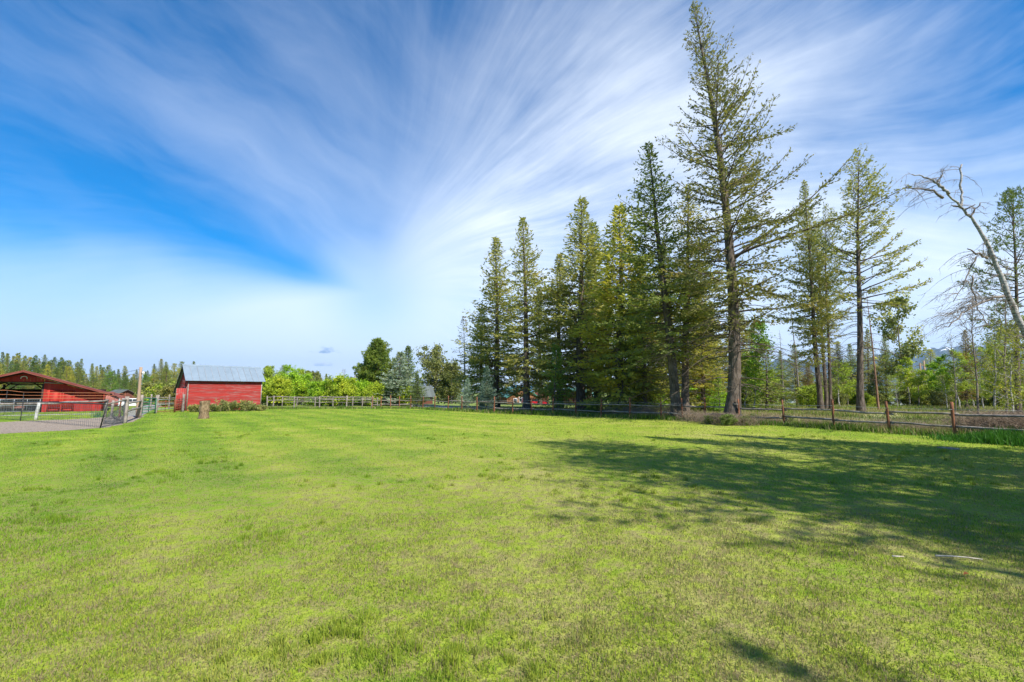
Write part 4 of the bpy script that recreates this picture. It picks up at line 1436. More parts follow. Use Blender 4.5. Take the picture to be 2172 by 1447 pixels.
def car(label, cat, base, rz_, paint, kind='sedan'):
    t = thing('parked_car', label, cat, base, rz_)
    L = 4.5
    lowp = [(-2.25, .32), (2.2, .32), (2.25, .62), (2.1, .80), (.95, .93), (-1.75, .98), (-2.2, .90), (-2.27, .6)]
    if kind == 'sedan':
        cab = [(1.0, .92), (.30, 1.38), (-.85, 1.42), (-1.75, .97)]
        win = [(.86, .95), (.26, 1.32), (-.82, 1.36), (-1.5, .99)]
    else:
        lowp = [(-2.35, .40), (2.3, .40), (2.36, .80), (2.2, 1.02), (1.25, 1.12), (-2.3, 1.12)]
        cab = [(1.3, 1.10), (.65, 1.72), (-2.2, 1.78), (-2.32, 1.10)]
        win = [(1.12, 1.16), (.58, 1.64), (-2.0, 1.70), (-2.1, 1.16)]
    prism('body', lowp, -.86, .86, 'y', paint, t)
    cb = prism('cabin', cab, -.74, .74, 'y', paint, t)
    for s in (-1, 1):
        w = prism('side_window', win, s * .745 - .006, s * .745 + .006, 'y', M['glass'], cb)
        box('window_pillar', (-.35, s * .75 - .012, win[0][1]), (-.27, s * .75 + .012, win[1][1]), paint, cb)
    for x in (-1.4, 1.4):
        for s in (-1, 1):
            wh = pole('wheel', (x, s * .66, .32), (x, s * .88, .32), .32, .32, M['tyre'], t, 18)
            pole('rim', (x, s * .87, .32), (x, s * .895, .32), .19, .17, M['rim'], wh, 12)
    for s in (-1, 1):
        box('headlight', (2.14, s * .62 - .16, .62), (2.27, s * .62 + .16, .76), M['glass'], t)
        box('tail_light', (-2.40, s * .64 - .12, .66), (-2.24, s * .64 + .12, .84), M['car_red'], t)
    box('bumper', (2.2, -.8, .36), (2.36, .8, .52), M['tyre'], t)
    return t


def build_far():
    b = grounded(GD(1108, 98))
    house('log_cabin', 'log cabin with green metal roof half hidden behind the tall firs', 'cabin', b, .42, 7.0, 9.5, 2.1, 4.0, M['chink'], M['roof_green'], M['roof_green'], logs=15,
          wins=((-1.7, .75, .7, .9), (1.5, .75, .7, .9)), door=(-.4, .9, 2.0))
    b = grounded(GD(1145, 116))
    house('outbuilding', 'small building with a bright blue roof behind the log cabin', 'building', b, .9, 8.0, 8.0, 2.3, 4.7, M['brown_board'], M['roof_blue'], M['white'], boards=16)
    b = grounded(GD(1205, 104))
    house('cottage', 'green-roofed brown cottage glimpsed between the fir trunks', 'cottage', b, -.5, 8.0, 9.0, 2.2, 4.0, M['brown_board'], M['roof_green'], M['roof_green'], boards=14)
    b = grounded(GD(911, 88))
    house('garden_shed', 'small brown board shed with grey shingle roof behind the rail fence', 'shed', b, math.pi / 2 + .42, 4.6, 4.6, 2.3, 4.0, M['brown_board'], M['roof_grey'], M['brown_board'], boards=12, wins=((0, 1.2, .6, .5),))
    b = grounded(GD(1668, 128))
    house('farmhouse', 'small white house with a pale roof far beyond the right fence', 'house', b, -.55, 4.6, 7, 2.3, 4.1, M['white'], M['roof_light'], M['white'], wins=((0, .9, .9, 1.0),))
    b = grounded(GD(268, 105))
    house('machine_shed', 'grey-roofed machine shed with one white door beyond the gravel yard', 'shed', b, .95, 5.2, 9, 2.0, 3.5, M['brown_board'], M['roof_grey'], M['barn_dark'], door=(1.2, 1.6, 1.6))
    b = grounded(GD(228, 95))
    house('pump_house', 'low dull red outbuilding just right of the red barn', 'building', b, .6, 4.0, 6, 1.9, 3.0, M['pink_wall'], M['barn_roof'], M['pink_wall'], boards=12)
    car('red pickup-like wagon parked by the log cabin behind a fir trunk', 'car', grounded(GD(1132, 88)), .15, M['car_red'], 'van')
    car('white sedan parked far beyond the right rail fence', 'car', grounded(GD(1903, 84)), 2.75, M['car_white'])
    car('white van parked left of the white sedan beyond the right fence', 'van', grounded(GD(1868, 88)), 2.6, M['car_white'], 'van')
    car('white wagon parked by the grey-roofed machine shed at left', 'car', grounded(GD(284, 90)), .8, M['car_white'], 'van')


build_far()


# ------------------------------------------------------------------ trees
def stand(name, proto, label, bx, depth, tx, ty, cat='tree', group=None, color=None, wide=1.0, rot=0.0, parts=None):
    b = grounded(GD(bx, depth))
    tip = PT(tx, ty, depth)
    h = tip.z - b.z
    H = math.hypot(h, tip.x - b.x)
    P = PRO[proto]
    return plant(name, P, label, cat, b, H, group, color, wide, rot, (math.atan2(tip.x - b.x, h), 0), parts or [k for k in ('trunk', 'crown', 'dead_branches') if k in P])


ORD = ('first second third fourth fifth sixth seventh eighth ninth tenth eleventh twelfth thirteenth fourteenth fifteenth sixteenth seventeenth '
       'eighteenth nineteenth twentieth twenty-first twenty-second twenty-third twenty-fourth twenty-fifth twenty-sixth twenty-seventh twenty-eighth '
       'twenty-ninth thirtieth thirty-first thirty-second thirty-third thirty-fourth thirty-fifth').split()


def number_off(things, fmt):
    """label a row of look-alikes by their order from the left"""
    def col(t):
        return proj(t.location.x, t.location.y, 1.0)[0]
    for w, t in zip(ORD, sorted(things, key=col)):
        t['label'] = fmt % w


def build_trees():
    S = stand
    # the row beyond the fence
    S('fir_tree', 'main', 'tallest fir, sparse olive crown leaning left over the dry brush', 1551, 27.5, 1477, 4, color=(.185, .180, .062), wide=.92, rot=.0)
    S('fir_tree', 'firC', 'tall fir with two-tone crown and left-leaning trunk left of the tallest fir', 1437, 30.5, 1385, 296, color=FIR_D, wide=1.2, rot=1.0)
    S('fir_tree', 'firC', 'fir with straight bare lower trunk just behind the left-leaning fir', 1453, 33, 1452, 400, color=FIR, wide=1.2, rot=4.1)
    S('cedar_tree', 'cedar', 'broad yellow-olive conifer with skirts reaching down to the fence', 1313, 38, 1312, 437, color=FIR_Y, wide=1.2, rot=.3)
    S('cedar_tree', 'cedar', 'dark dense conifer behind the fence right of the yellow-olive one', 1368, 37, 1362, 560, color=FIR_D, wide=1.10, rot=2.3)
    S('fir_tree', 'firB', 'tall pointed fir with pale trunk left of the yellow-olive conifer', 1233, 44, 1222, 424, color=FIR, wide=1.35, rot=2.0)
    S('fir_tree', 'firA', 'fir with narrow tip just right of the pale-trunked pointed fir', 1268, 47, 1262, 474, color=FIR_D, wide=1.35, rot=.5)
    S('fir_tree', 'firA', 'shorter dense fir between the two pointed firs', 1188, 49, 1184, 540, color=FIR, wide=1.3, rot=4.0)
    S('fir_tree', 'firB', 'slender fir with bare dark lower trunk in front of the log cabin', 1117, 45, 1113, 461, color=FIR, wide=1.15, rot=4.4)
    S('fir_tree', 'firA', 'leftmost tall fir of the row, conical crown reaching low', 1052, 52, 1055, 507, color=FIR, wide=1.3, rot=1.2)
    S('fir_tree', 'firA', 'smaller dark fir at the left foot of the leftmost tall fir', 1022, 55, 1020, 655, color=FIR_D, wide=1.35, rot=2.9)
    S('fir_tree', 'deadfir', 'thin brownish half-bare fir left of the tall row', 988, 58, 986, 672, color=AUT, wide=1.2, rot=1.0)
    S('spruce_tree', 'young', 'young bright spruce standing at the fence before the firs', 1175, 38.5, 1173, 733, color=SPR, wide=1.05)
    S('blue_spruce', 'spruce', 'smaller pale blue spruce left of the darker blue spruce', 988, 45.5, 992, 803, color=BLUE, wide=1.15)
    S('blue_spruce', 'spruce', 'larger blue-green spruce in front of the log cabin', 1033, 46, 1032, 778, color=(.180, .260, .220), wide=1.12, rot=2.0)
    S('pine_tree', 'pine', 'round-topped bushy pine behind the bright hedge', 803, 66, 806, 726, color=(.180, .240, .045), wide=1.15, rot=.4)
    S('pine_tree', 'pine', 'lower left shoulder pine beside the round-topped pine', 778, 66, 776, 765, color=(.165, .225, .045), wide=.95, rot=2.4)
    S('blue_spruce', 'spruce', 'broad silvery blue spruce right of the round-topped pine', 846, 62, 848, 748, color=(.240, .300, .240), wide=1.75, rot=1.2)
    S('spruce_tree', 'spruce', 'pointed green spruce just behind the silvery blue spruce', 868, 66, 865, 736, color=(.130, .185, .050), wide=1.15, rot=.2)
    S('spruce_tree', 'spruce', 'small dark spruce low at the fence by the brown shed', 884, 57, 886, 795, color=(.125, .170, .050), wide=1.35, rot=4.0)
    S('willow_tree', 'willow', 'rounded olive willow rising behind the small brown shed', 928, 98, 926, 742, color=OLIVE, wide=.95)
    S('willow_tree', 'willow', 'lower olive willow right of the rounded willow', 962, 96, 960, 775, color=(.130, .150, .036), wide=.9, rot=2.0)
    # right-hand group beyond the fence
    S('fir_tree', 'sparse', 'tall open fir with bare lower trunk, right of the triple-stemmed fir', 1827, 39, 1801, 322, color=FIR, wide=.93, rot=.1)
    S('fir_tree', 'firC', 'left stem of the triple-stemmed fir group beyond the right fence', 1741, 44, 1716, 386, color=FIR, wide=.72, rot=2.2)
    S('fir_tree', 'sparse', 'middle stem of the triple-stemmed fir group beyond the right fence', 1753, 46, 1738, 470, color=FIR_D, wide=.72, rot=3.0)
    S('fir_tree', 'sparse', 'right stem of the triple-stemmed fir group beyond the right fence', 1763, 44.5, 1748, 440, color=FIR, wide=.62, rot=5.0)
    S('bare_snag', 'snag_o', 'bare orange-barked snag leaning left beside the tall open fir', 1864, 47, 1838, 622, color=None)
    S('bare_snag', 'snag', 'grey dead snag standing above the white house', 1697, 66, 1678, 662, color=None)
    S('bare_snag', 'snag', 'thinner grey dead snag left of the one above the white house', 1664, 72, 1653, 700, color=None, wide=.8, rot=1)
    S('spruce_tree', 'young', 'open yellow-green spruce right of the tallest fir trunk', 1626, 41, 1621, 728, color=(.170, .225, .030), wide=1.3, rot=1)
    S('spruce_tree', 'young', 'small fresh green spruce left of the tallest fir trunk', 1528, 36, 1528, 800, color=(.140, .260, .022), wide=1.25, rot=3)
    S('broadleaf_tree', 'leafB', 'bright green young broadleaf behind the open spruce', 1612, 55, 1606, 690, color=(.150, .270, .028), wide=.9)
    S('broadleaf_tree', 'leafB', 'slender olive poplar right of the orange snag', 1905, 62, 1904, 640, color=(.25, .27, .075), wide=.92, rot=2)
    S('pine_tree', 'scots', 'dark open pine behind the leaning dead birch', 2162, 27, 2134, 408, color=(.120, .165, .036), wide=.9, rot=1.2)
    S('spruce_tree', 'firA', 'dark narrow spruce behind the orange snag', 1880, 66, 1876, 702, color=FIR_D, wide=.8, rot=.7)
    S('fir_tree', 'firB', 'brown-tipped thin fir at right, in front of the mountains', 2050, 52, 2046, 700, color=AUT, wide=1.05, rot=3.0)
    S('fir_tree', 'firB', 'olive fir filling the gap between the broad conifers and the left-leaning fir', 1400, 41, 1398, 520, color=FIR, wide=1.15, rot=1.9)
    S('fir_tree', 'firA', 'warm olive fir behind the tallest fir, left of its trunk', 1492, 40, 1490, 600, color=FIR_Y, wide=1.15, rot=5.1)
    rg = random.Random(4)
    # woodland behind, right of the tall row
    lab = 'conifer in the mixed wood behind the right-hand fence'
    row = []
    for (x, d, ty, k, c, w) in ((1345, 60, 600, 'firA', FIR, 1.1), (1405, 58, 640, 'firB', FIR_D, 1.2), (1475, 62, 585, 'firA', FIR, 1.2), (1510, 56, 640, 'firB', FIR, 1.2), (1560, 60, 610, 'firA', FIR, 1.15),
                                (1590, 70, 690, 'firB', FIR_D, 1.2), (1658, 78, 745, 'firA', FIR_D, 1.1), (1690, 74, 730, 'firB', FIR, 1.15), (1712, 60, 770, 'firA', AUT, 1.4), (1775, 68, 725, 'firA', FIR, 1.2),
                                (1805, 75, 730, 'firB', FIR_D, 1.2), (1843, 72, 700, 'firB', FIR, 1.1), (1930, 85, 770, 'firA', FIR, 1.2), (1975, 95, 742, 'scots', FIR_Y, 1.1),
                                (2000, 90, 775, 'firB', FIR_D, 1.2), (2095, 70, 730, 'firB', FIR_D, 1.2), (2120, 62, 700, 'firA', FIR, 1.1), (2200, 55, 690, 'firA', FIR_D, 1.2), (1250, 62, 560, 'firB', FIR_D, 1.2), (1145, 64, 610, 'firB', FIR_D, 1.1),
                                (1740, 85, 790, 'firA', FIR, 1.4), (1605, 62, 760, 'firA', FIR, 1.4)):
        row.append(S('conifer', k, lab, x, d, x + rg.uniform(-4, 4), ty, group='conifers in the right-hand wood', color=c, wide=w, rot=rg.uniform(0, 6)))
    number_off(row, '%s background conifer from the left in the mixed wood behind the long fence')
    lab = 'leafy yellow-green aspen or birch in the wood beyond the right-hand fence'
    row = []
    for i, (x, d, ty, k, c, w) in enumerate(((1470, 50, 770, 'leafB', YG, 1.3), (1495, 47, 790, 'aspen', YG, 1.3), (1505, 52, 745, 'leafB', YG, 1.2), (1580, 50, 760, 'aspen', YG, 1.3), (1600, 48, 750, 'aspen', BUSH, 1.3),
                                (1400, 46, 790, 'leafB', (.17, .25, .03), 1.3), (1640, 66, 790, 'leafB', YG, 1.3), (1720, 62, 800, 'leafB', YG, 1.3), (1780, 58, 770, 'aspen', YG, 1.5), (1800, 62, 775, 'leafB', YG, 1.2), (1850, 64, 790, 'leafB', OLIVE, 1.2),
                                (1930, 58, 765, 'aspen', BUSH_Y, 1.4), (1950, 56, 790, 'leafB', YG, 1.3), (1975, 60, 775, 'aspen', BUSH, 1.4), (1995, 54, 760, 'aspen', BUSH, 1.3), (2015, 58, 785, 'leafB', BUSH, 1.3), (2035, 50, 750, 'aspen', YG, 1.4),
                                (2065, 54, 755, 'aspen', BUSH, 1.3), (2085, 46, 745, 'birch', YG, 1.2), (2110, 42, 740, 'aspen', YG, 1.3), (2135, 45, 720, 'birch', YG, 1.3), (2160, 40, 710, 'aspen', OLIVE, 1.3), (2190, 38, 700, 'birch', YG, 1.3), (1740, 70, 810, 'leafB', OLIVE, 1.4), (2010, 48, 800, 'birch', OLIVE, 1.2), (1905, 52, 800, 'birch', YG, 1.3))):
        row.append(S('aspen_tree', k, lab, x, d, x + rg.uniform(-12, 6), ty, group='leafy trees in the right-hand wood', color=c, wide=w, rot=rg.uniform(0, 6)))
    number_off(row, '%s leafy aspen from the left in the wood beyond the right-hand fence')
    row = []
    for i in range(28):
        x = 1590 + i * 22 + rg.uniform(-8, 8)
        if 1640 < x < 1705 or 1855 < x < 1935:
            continue
        row.append(S('understory_shrub', ('shrubA', 'shrubB')[i % 2], 'shrub', x, rg.uniform(52, 68), x, rg.uniform(812, 838), cat='shrub', group='shrubs under the right-hand wood',
                     color=rg.choice((OLIVE, YG, (.19, .24, .045), (.17, .20, .05))), wide=rg.uniform(.9, 1.4), rot=rg.uniform(0, 6)))
    for i, x in enumerate((1378, 1405, 1462, 1480, 1500, 1520)):
        row.append(S('understory_shrub', ('shrubA', 'shrubB')[i % 2], 'shrub', x, rg.uniform(38, 46), x, rg.uniform(806, 838), cat='shrub', group='shrubs under the right-hand wood',
                     color=rg.choice((YG, BUSH, OLIVE)), wide=rg.uniform(.9, 1.2), rot=rg.uniform(0, 6)))
    number_off(row, '%s low shrub from the left beneath the trees beyond the right-hand fence')
    for (x, d, ty, l) in ((2108, 27, 690, 'thin young birch with sparse yellow leaves left of the leaning birch trunk'), (2150, 25, 712, 'leafy young birch in front of the leaning birch trunk'), (2185, 23.5, 680, 'young birch at the right edge with drooping yellow-green leaves')):
        S('birch_tree', 'birch', l, x, d, x - 5, ty, color=(.26, .285, .036), wide=1.1, rot=x)
    S('dead_sapling', 'baretree', 'bare grey sapling with fine twigs near the right fence post', 2032, 24, 2022, 715, color=OLIVE, wide=.62)
    S('dead_sapling', 'baretree', 'thin bare twiggy sapling left of the leaning dead birch', 2078, 27, 2066, 590, color=OLIVE, wide=.62, rot=2)
    S('dead_sapling', 'baretree', 'bare twiggy sapling behind the right end of the fence', 2128, 26, 2122, 560, color=OLIVE, wide=.55, rot=4)
    # left and centre background
    lab = 'bright green shrub in the hedge behind the grey rail fence'
    row = []
    hx = [562, 585, 607, 632, 655, 680, 703, 724, 748, 768, 790, 812, 836, 858]
    hy = [800, 808, 806, 800, 812, 814, 806, 803, 803, 812, 815, 820, 822, 824]
    for i, (x, ty) in enumerate(zip(hx, hy)):
        row.append(S('hedge_shrub', 'shrubA' if i % 2 else 'shrubB', lab, x, rg.uniform(59, 65), x + rg.uniform(-4, 4), ty + rg.uniform(-3, 3), cat='shrub', group='hedge shrubs', color=(BUSH, BUSH_Y, (.20, .345, .018))[i % 3], wide=1.05, rot=rg.uniform(0, 6)))
    number_off(row, '%s bright green hedge shrub counting right from the red shed')
    for i, (x, d, ty, k, c, w, l) in enumerate(((575, 84, 786, 'leafA', YG, 1.0, 'round yellow-green tree just right of the red shed'), (618, 82, 784, 'leafA', BUSH, .8, 'bright green tree behind the hedge, second from the shed'),
                                (640, 90, 792, 'leafA', YG, 1.0, 'olive-green round tree in the middle of the trees behind the hedge'), (662, 88, 796, 'leafA', OLIVE, 1.0, 'dull olive tree at the right of the trees behind the hedge'), (596, 86, 800, 'leafA', BUSH_Y, 1.0, 'low yellow-green tree between the shed and the bright tree'))):
        S('broadleaf_tree', k, l, x, d, x, ty, color=c, wide=w, rot=i * 1.3)
    S('pine_tree', 'pine', 'small dark round pine just above the shed roof end', 569, 110, 570, 781, color=OLIVE, wide=.75)
    S('pine_tree', 'scots', 'flat-topped pine behind the hedge right of the shed', 603, 112, 603, 776, color=FIR_D, wide=1.3)
    S('pine_tree', 'pine', 'dark pine pair member behind the hedge, left one', 655, 116, 656, 790, color=FIR_D, wide=.9)
    S('pine_tree', 'pine', 'dark pine pair member behind the hedge, right one', 670, 116, 672, 795, color=FIR_D, wide=.9, rot=2)
    S('spruce_tree', 'spruce', 'tiny pointed dark spruce on the skyline behind the hedge', 692, 110, 692, 794, color=FIR_D, wide=.7)
    S('broadleaf_tree', 'baretree', 'thin pale nearly bare tree on the skyline behind the hedge', 728, 95, 729, 785, color=(.16, .2, .12), wide=.9)
    S('spruce_tree', 'spruce', 'tiny dark spruce left of the short pole behind the hedge', 737, 112, 737, 806, color=FIR_D, wide=.9)
    S('spruce_tree', 'spruce', 'tiny dark spruce beside the short pole behind the hedge', 748, 113, 748, 807, color=FIR_D, wide=.9, rot=1)
    for i, (x, d, ty, k, c, w) in enumerate(((340, 74, 818, 'shrubA', OLIVE, 1.3), (358, 70, 815, 'shrubB', YG, 1.4), (322, 78, 822, 'shrubB', YG, 1.2), (374, 66, 820, 'shrubA', OLIVE, 1.2))):
        S('yard_shrub', k, ['olive shrub behind the rusty gate', 'yellow-green shrub behind the corral fence', 'leftmost yellow-green shrub by the utility pole', 'olive shrub close to the shed wall'][i], x, d, x, ty, cat='shrub', color=c, wide=w, rot=i)
    S('broadleaf_tree', 'leafA', 'light green round tree left of the tan utility pole', 238, 120, 236, 795, color=(.12, .21, .03), wide=.7)
    S('broadleaf_tree', 'leafA', 'light green tree right of the tan utility pole', 312, 118, 312, 800, color=(.12, .2, .03), wide=.55, rot=2)
    for (x, d, ty, k, c, l) in ((343, 125, 762, 'firA', FIR, 'tallest pointed fir left of the red shed'), (355, 122, 768, 'firB', FIR_D, 'second pointed fir left of the red shed'), (372, 130, 772, 'scots', FIR_Y, 'yellowish pine above the shed gable'),
                                (388, 140, 768, 'scots', FIR_D, 'dark pine tip peeking over the shed ridge'), (412, 150, 767, 'firA', FIR_D, 'small fir tip peeking over the middle of the shed roof'), (328, 128, 782, 'firB', FIR_Y, 'olive fir behind the gates')):
        S('fir_tree', k, l, x, d, x, ty, color=c, wide=1.25)
    lab = 'conifer in the dense far wood behind the red barn'
    cols = [FIR, FIR_D, FIR_Y, (.12, .18, .045), (.15, .19, .045)]
    for row, (d, dy, n) in enumerate(((230, 0, 44), (205, 8, 40), (182, 20, 34))):
        for i in range(n):
            x = -60 + (400 + 60) * (i + rg.uniform(-.35, .35)) / n
            ty = np.interp(x, [-60, 0, 60, 110, 160, 230, 290, 340, 400], [752, 750, 757, 754, 766, 779, 784, 781, 784]) + dy + rg.choice((-7, -3, 0, 2, 5, 10, 15)) + rg.uniform(-3, 3)
            S('forest_conifer', rg.choice(('far0', 'far1', 'far2', 'far2', 'firB')), lab, x, d + rg.uniform(-9, 9), x + rg.uniform(-2, 2), ty, group='far wood behind the barn', color=rg.choice(cols), wide=rg.uniform(.85, 1.5), rot=rg.uniform(0, 6))
    lab = 'distant low tree on the skyline beyond the hedge and firs'
    for i in range(46):
        x = 400 + i * 40.5 + rg.uniform(-12, 12)
        S('skyline_tree', ('far0', 'far1', 'far2', 'leafA')[i % 4], lab, x, rg.uniform(190, 240), x, rg.uniform(806, 822) if x < 1000 else rg.uniform(785, 812), group='skyline trees', color=rg.choice(cols), wide=rg.uniform(1.0, 1.6), rot=rg.uniform(0, 6))
    # firs beyond the right edge of the view; their shade lies across the lawn
    for (x, y, h, k, l, w) in SHADE:
        plant('fir_tree', PRO[k], l, 'tree', Vector((x, y, 0)), h, 'firs right of the view', FIR, w, x)


def shade_spots():
    out = []
    sx, sy = math.sin(SUN_AZ), math.cos(SUN_AZ)
    for (tx, ty, h, k, l, w) in ((1.1, 16.2, 20, 'sparse', 'tall fir just outside the right edge, first of those shading the lawn', 1.25), (5.5, 18.3, 17, 'firB', 'fir outside the right edge, second of those shading the lawn', 1.15), (9.0, 19.6, 15, 'firA', 'fir outside the right edge nearest the end of the fence', 1.1),
                                 (1.9, 12.4, 20, 'sparse', 'fir outside the right edge, third of those shading the lawn', 1.3), (3.9, 8.9, 20, 'firB', 'fir outside the right edge, fourth of those shading the lawn', 1.15), (7.4, 7.8, 19, 'sparse', 'fir outside the right edge, nearest to the viewer', 1.2)):
        L = h / math.tan(SUN_EL)
        out.append((tx + sx * L, ty + sy * L, h, k, l, w))
    out.append((5.9, -1.3, 6.2, 'birch', 'slim young birch just behind the viewer, throwing the broken shade at lower right', .42))
    return out


SHADE = shade_spots()


def build_birch():
    """the leaning dead birch at the right edge"""
    dp = 18.5
    base = GD(2270, dp)
    t = thing('dead_birch', 'leaning dead white birch with broken grey limbs at the right edge', 'tree', base)
    def pts(l, dz=0.0):
        return np.array([tuple(PT(x, y, dp + o) - base) for x, y, o in l])
    b = Bag()
    P = np.vstack([[0, 0, -.15], pts([(2240, 850, 0), (2205, 775, 0), (2172, 702, 0), (2140, 630, .05), (2112, 562, .1), (2088, 505, .1), (2062, 466, .15), (2040, 440, .2), (2012, 412, .2)])])
    # resample smoothly
    s = np.linspace(0, len(P) - 1, 30)
    P2 = np.stack([np.interp(s, np.arange(len(P)), P[:, q]) for q in range(3)], 1)
    P2[1:-1] = (P2[:-2] + 2 * P2[1:-1] + P2[2:]) / 4
    r = np.interp(s, range(len(P)), [.30, .26, .235, .215, .195, .165, .135, .105, .085, .07])
    kn = np.random.default_rng(6)
    P2[2:] += kn.normal(0, .018, P2[2:].shape)
    b.tube(P2, r * .52 * kn.uniform(.90, 1.10, len(r)), 12)
    ob('trunk', b.mesh('trunk', M['bark_birch']), t)
    LIMBS = []

    def limb(l, r0, r1, mat):
        Q = pts(l)
        k = np.linspace(0, len(Q) - 1, len(Q) * 3)
        Q2 = np.stack([np.interp(k, np.arange(len(Q)), Q[:, q]) for q in range(3)], 1)
        bb = Bag()
        Q2[1:-1] += kn.normal(0, .022, Q2[1:-1].shape)
        LIMBS.append(Q2)
        bb.tube(Q2, np.linspace(r0, r1, len(Q2)) * kn.uniform(.85, 1.15, len(Q2)), 7, True)
        return ob('limb', bb.mesh('limb', mat), t), Q2
    G_ = M['bark_grey']
    limb([(2012, 412, .2), (1996, 396, .2), (1985, 388, .2), (1975, 381, .25), (1955, 374, .3), (1934, 370, .3)], .065, .02, M['bark_birch'])
    limb([(2000, 420, .2), (1980, 406, .1), (1955, 400, 0), (1922, 399, -.1)], .05, .018, G_)
    limb([(2036, 440, .2), (2041, 420, .25), (2038, 390, .3), (2040, 349, .35)], .055, .03, M['bark_birch'])
    limb([(1987, 389, .2), (1994, 378, .2), (2000, 371, .2)], .03, .018, M['bark_birch'])
    limb([(2058, 462, .15), (2068, 448, .1), (2079, 430, 0)], .04, .02, G_)
    limb([(2094, 548, .1), (2075, 538, -.2), (2052, 528, -.4)], .05, .02, G_)
    limb([(2100, 545, .1), (2095, 520, .2), (2088, 500, .3)], .045, .03, M['bark_birch'])
    limb([(2128, 628, 0), (2090, 636, -.3), (2050, 660, -.6), (2012, 694, -.8)], .05, .018, G_)
    limb([(2070, 545, .2), (2056, 575, .2), (2040, 610, .2), (2022, 640, .2)], .03, .01, G_)
    limb([(2062, 585, .4), (2062, 615, .4), (2072, 650, .4), (2095, 690, .4)], .035, .015, G_)
    rg = np.random.default_rng(2)
    tw = Bag()
    wood = [P2[14:], P2[8:16]] + LIMBS + LIMBS
    for Q in wood:
        for q in range(20 if Q[:, 2].max() < 7.2 else 4):
            k = rg.integers(1, len(Q))
            p0 = Q[k]
            L = rg.uniform(.4, 1.7)
            a = rg.uniform(-1.0, 1.0)
            sgn = -1 if rg.random() < .78 else 1
            h = np.array([sgn * math.cos(a), math.sin(a), 0])
            f = np.linspace(0, 1, 7)
            up = rg.uniform(-.1, .5)
            p = p0 + L * f[:, None] * h
            p[:, 2] += L * (up * f - .55 * f ** 2)
            p[1:] += rg.normal(0, .022 * L, (6, 3)).cumsum(0) * .6
            tw.tube(p, .011 * (1 - .78 * f) + .001, 3)
            for m in range(7):
                ff = rg.uniform(.15, 1)
                c0 = np.array([np.interp(ff, f, p[:, c]) for c in range(3)])
                dd = h * rg.uniform(0, .9) + np.array([0, rg.normal(0, .4), rg.normal(-.35, .4)])
                pp = c0 + dd * L * .30 * np.linspace(0, 1, 4)[:, None]
                pp[1:] += rg.normal(0, .02, (3, 3)).cumsum(0)
                tw.tube(pp, [.006, .005, .004, .002], 3)
    # short broken stubs and knots down the trunk
    for q in range(16):
        k = rg.integers(5, len(P2) - 2)
        dd = rg.normal(0, 1, 3)
        dd[2] = abs(dd[2]) * .6
        dd /= np.linalg.norm(dd)
        ll = r[k] + rg.uniform(.05, .32)
        tw.tube(P2[k] + dd * ll * np.linspace(0, 1, 3)[:, None], [.035, .028, .018], 5, True)
    ob('twigs', tw.mesh('twigs', M['bark_grey']), t)


build_trees()
build_birch()


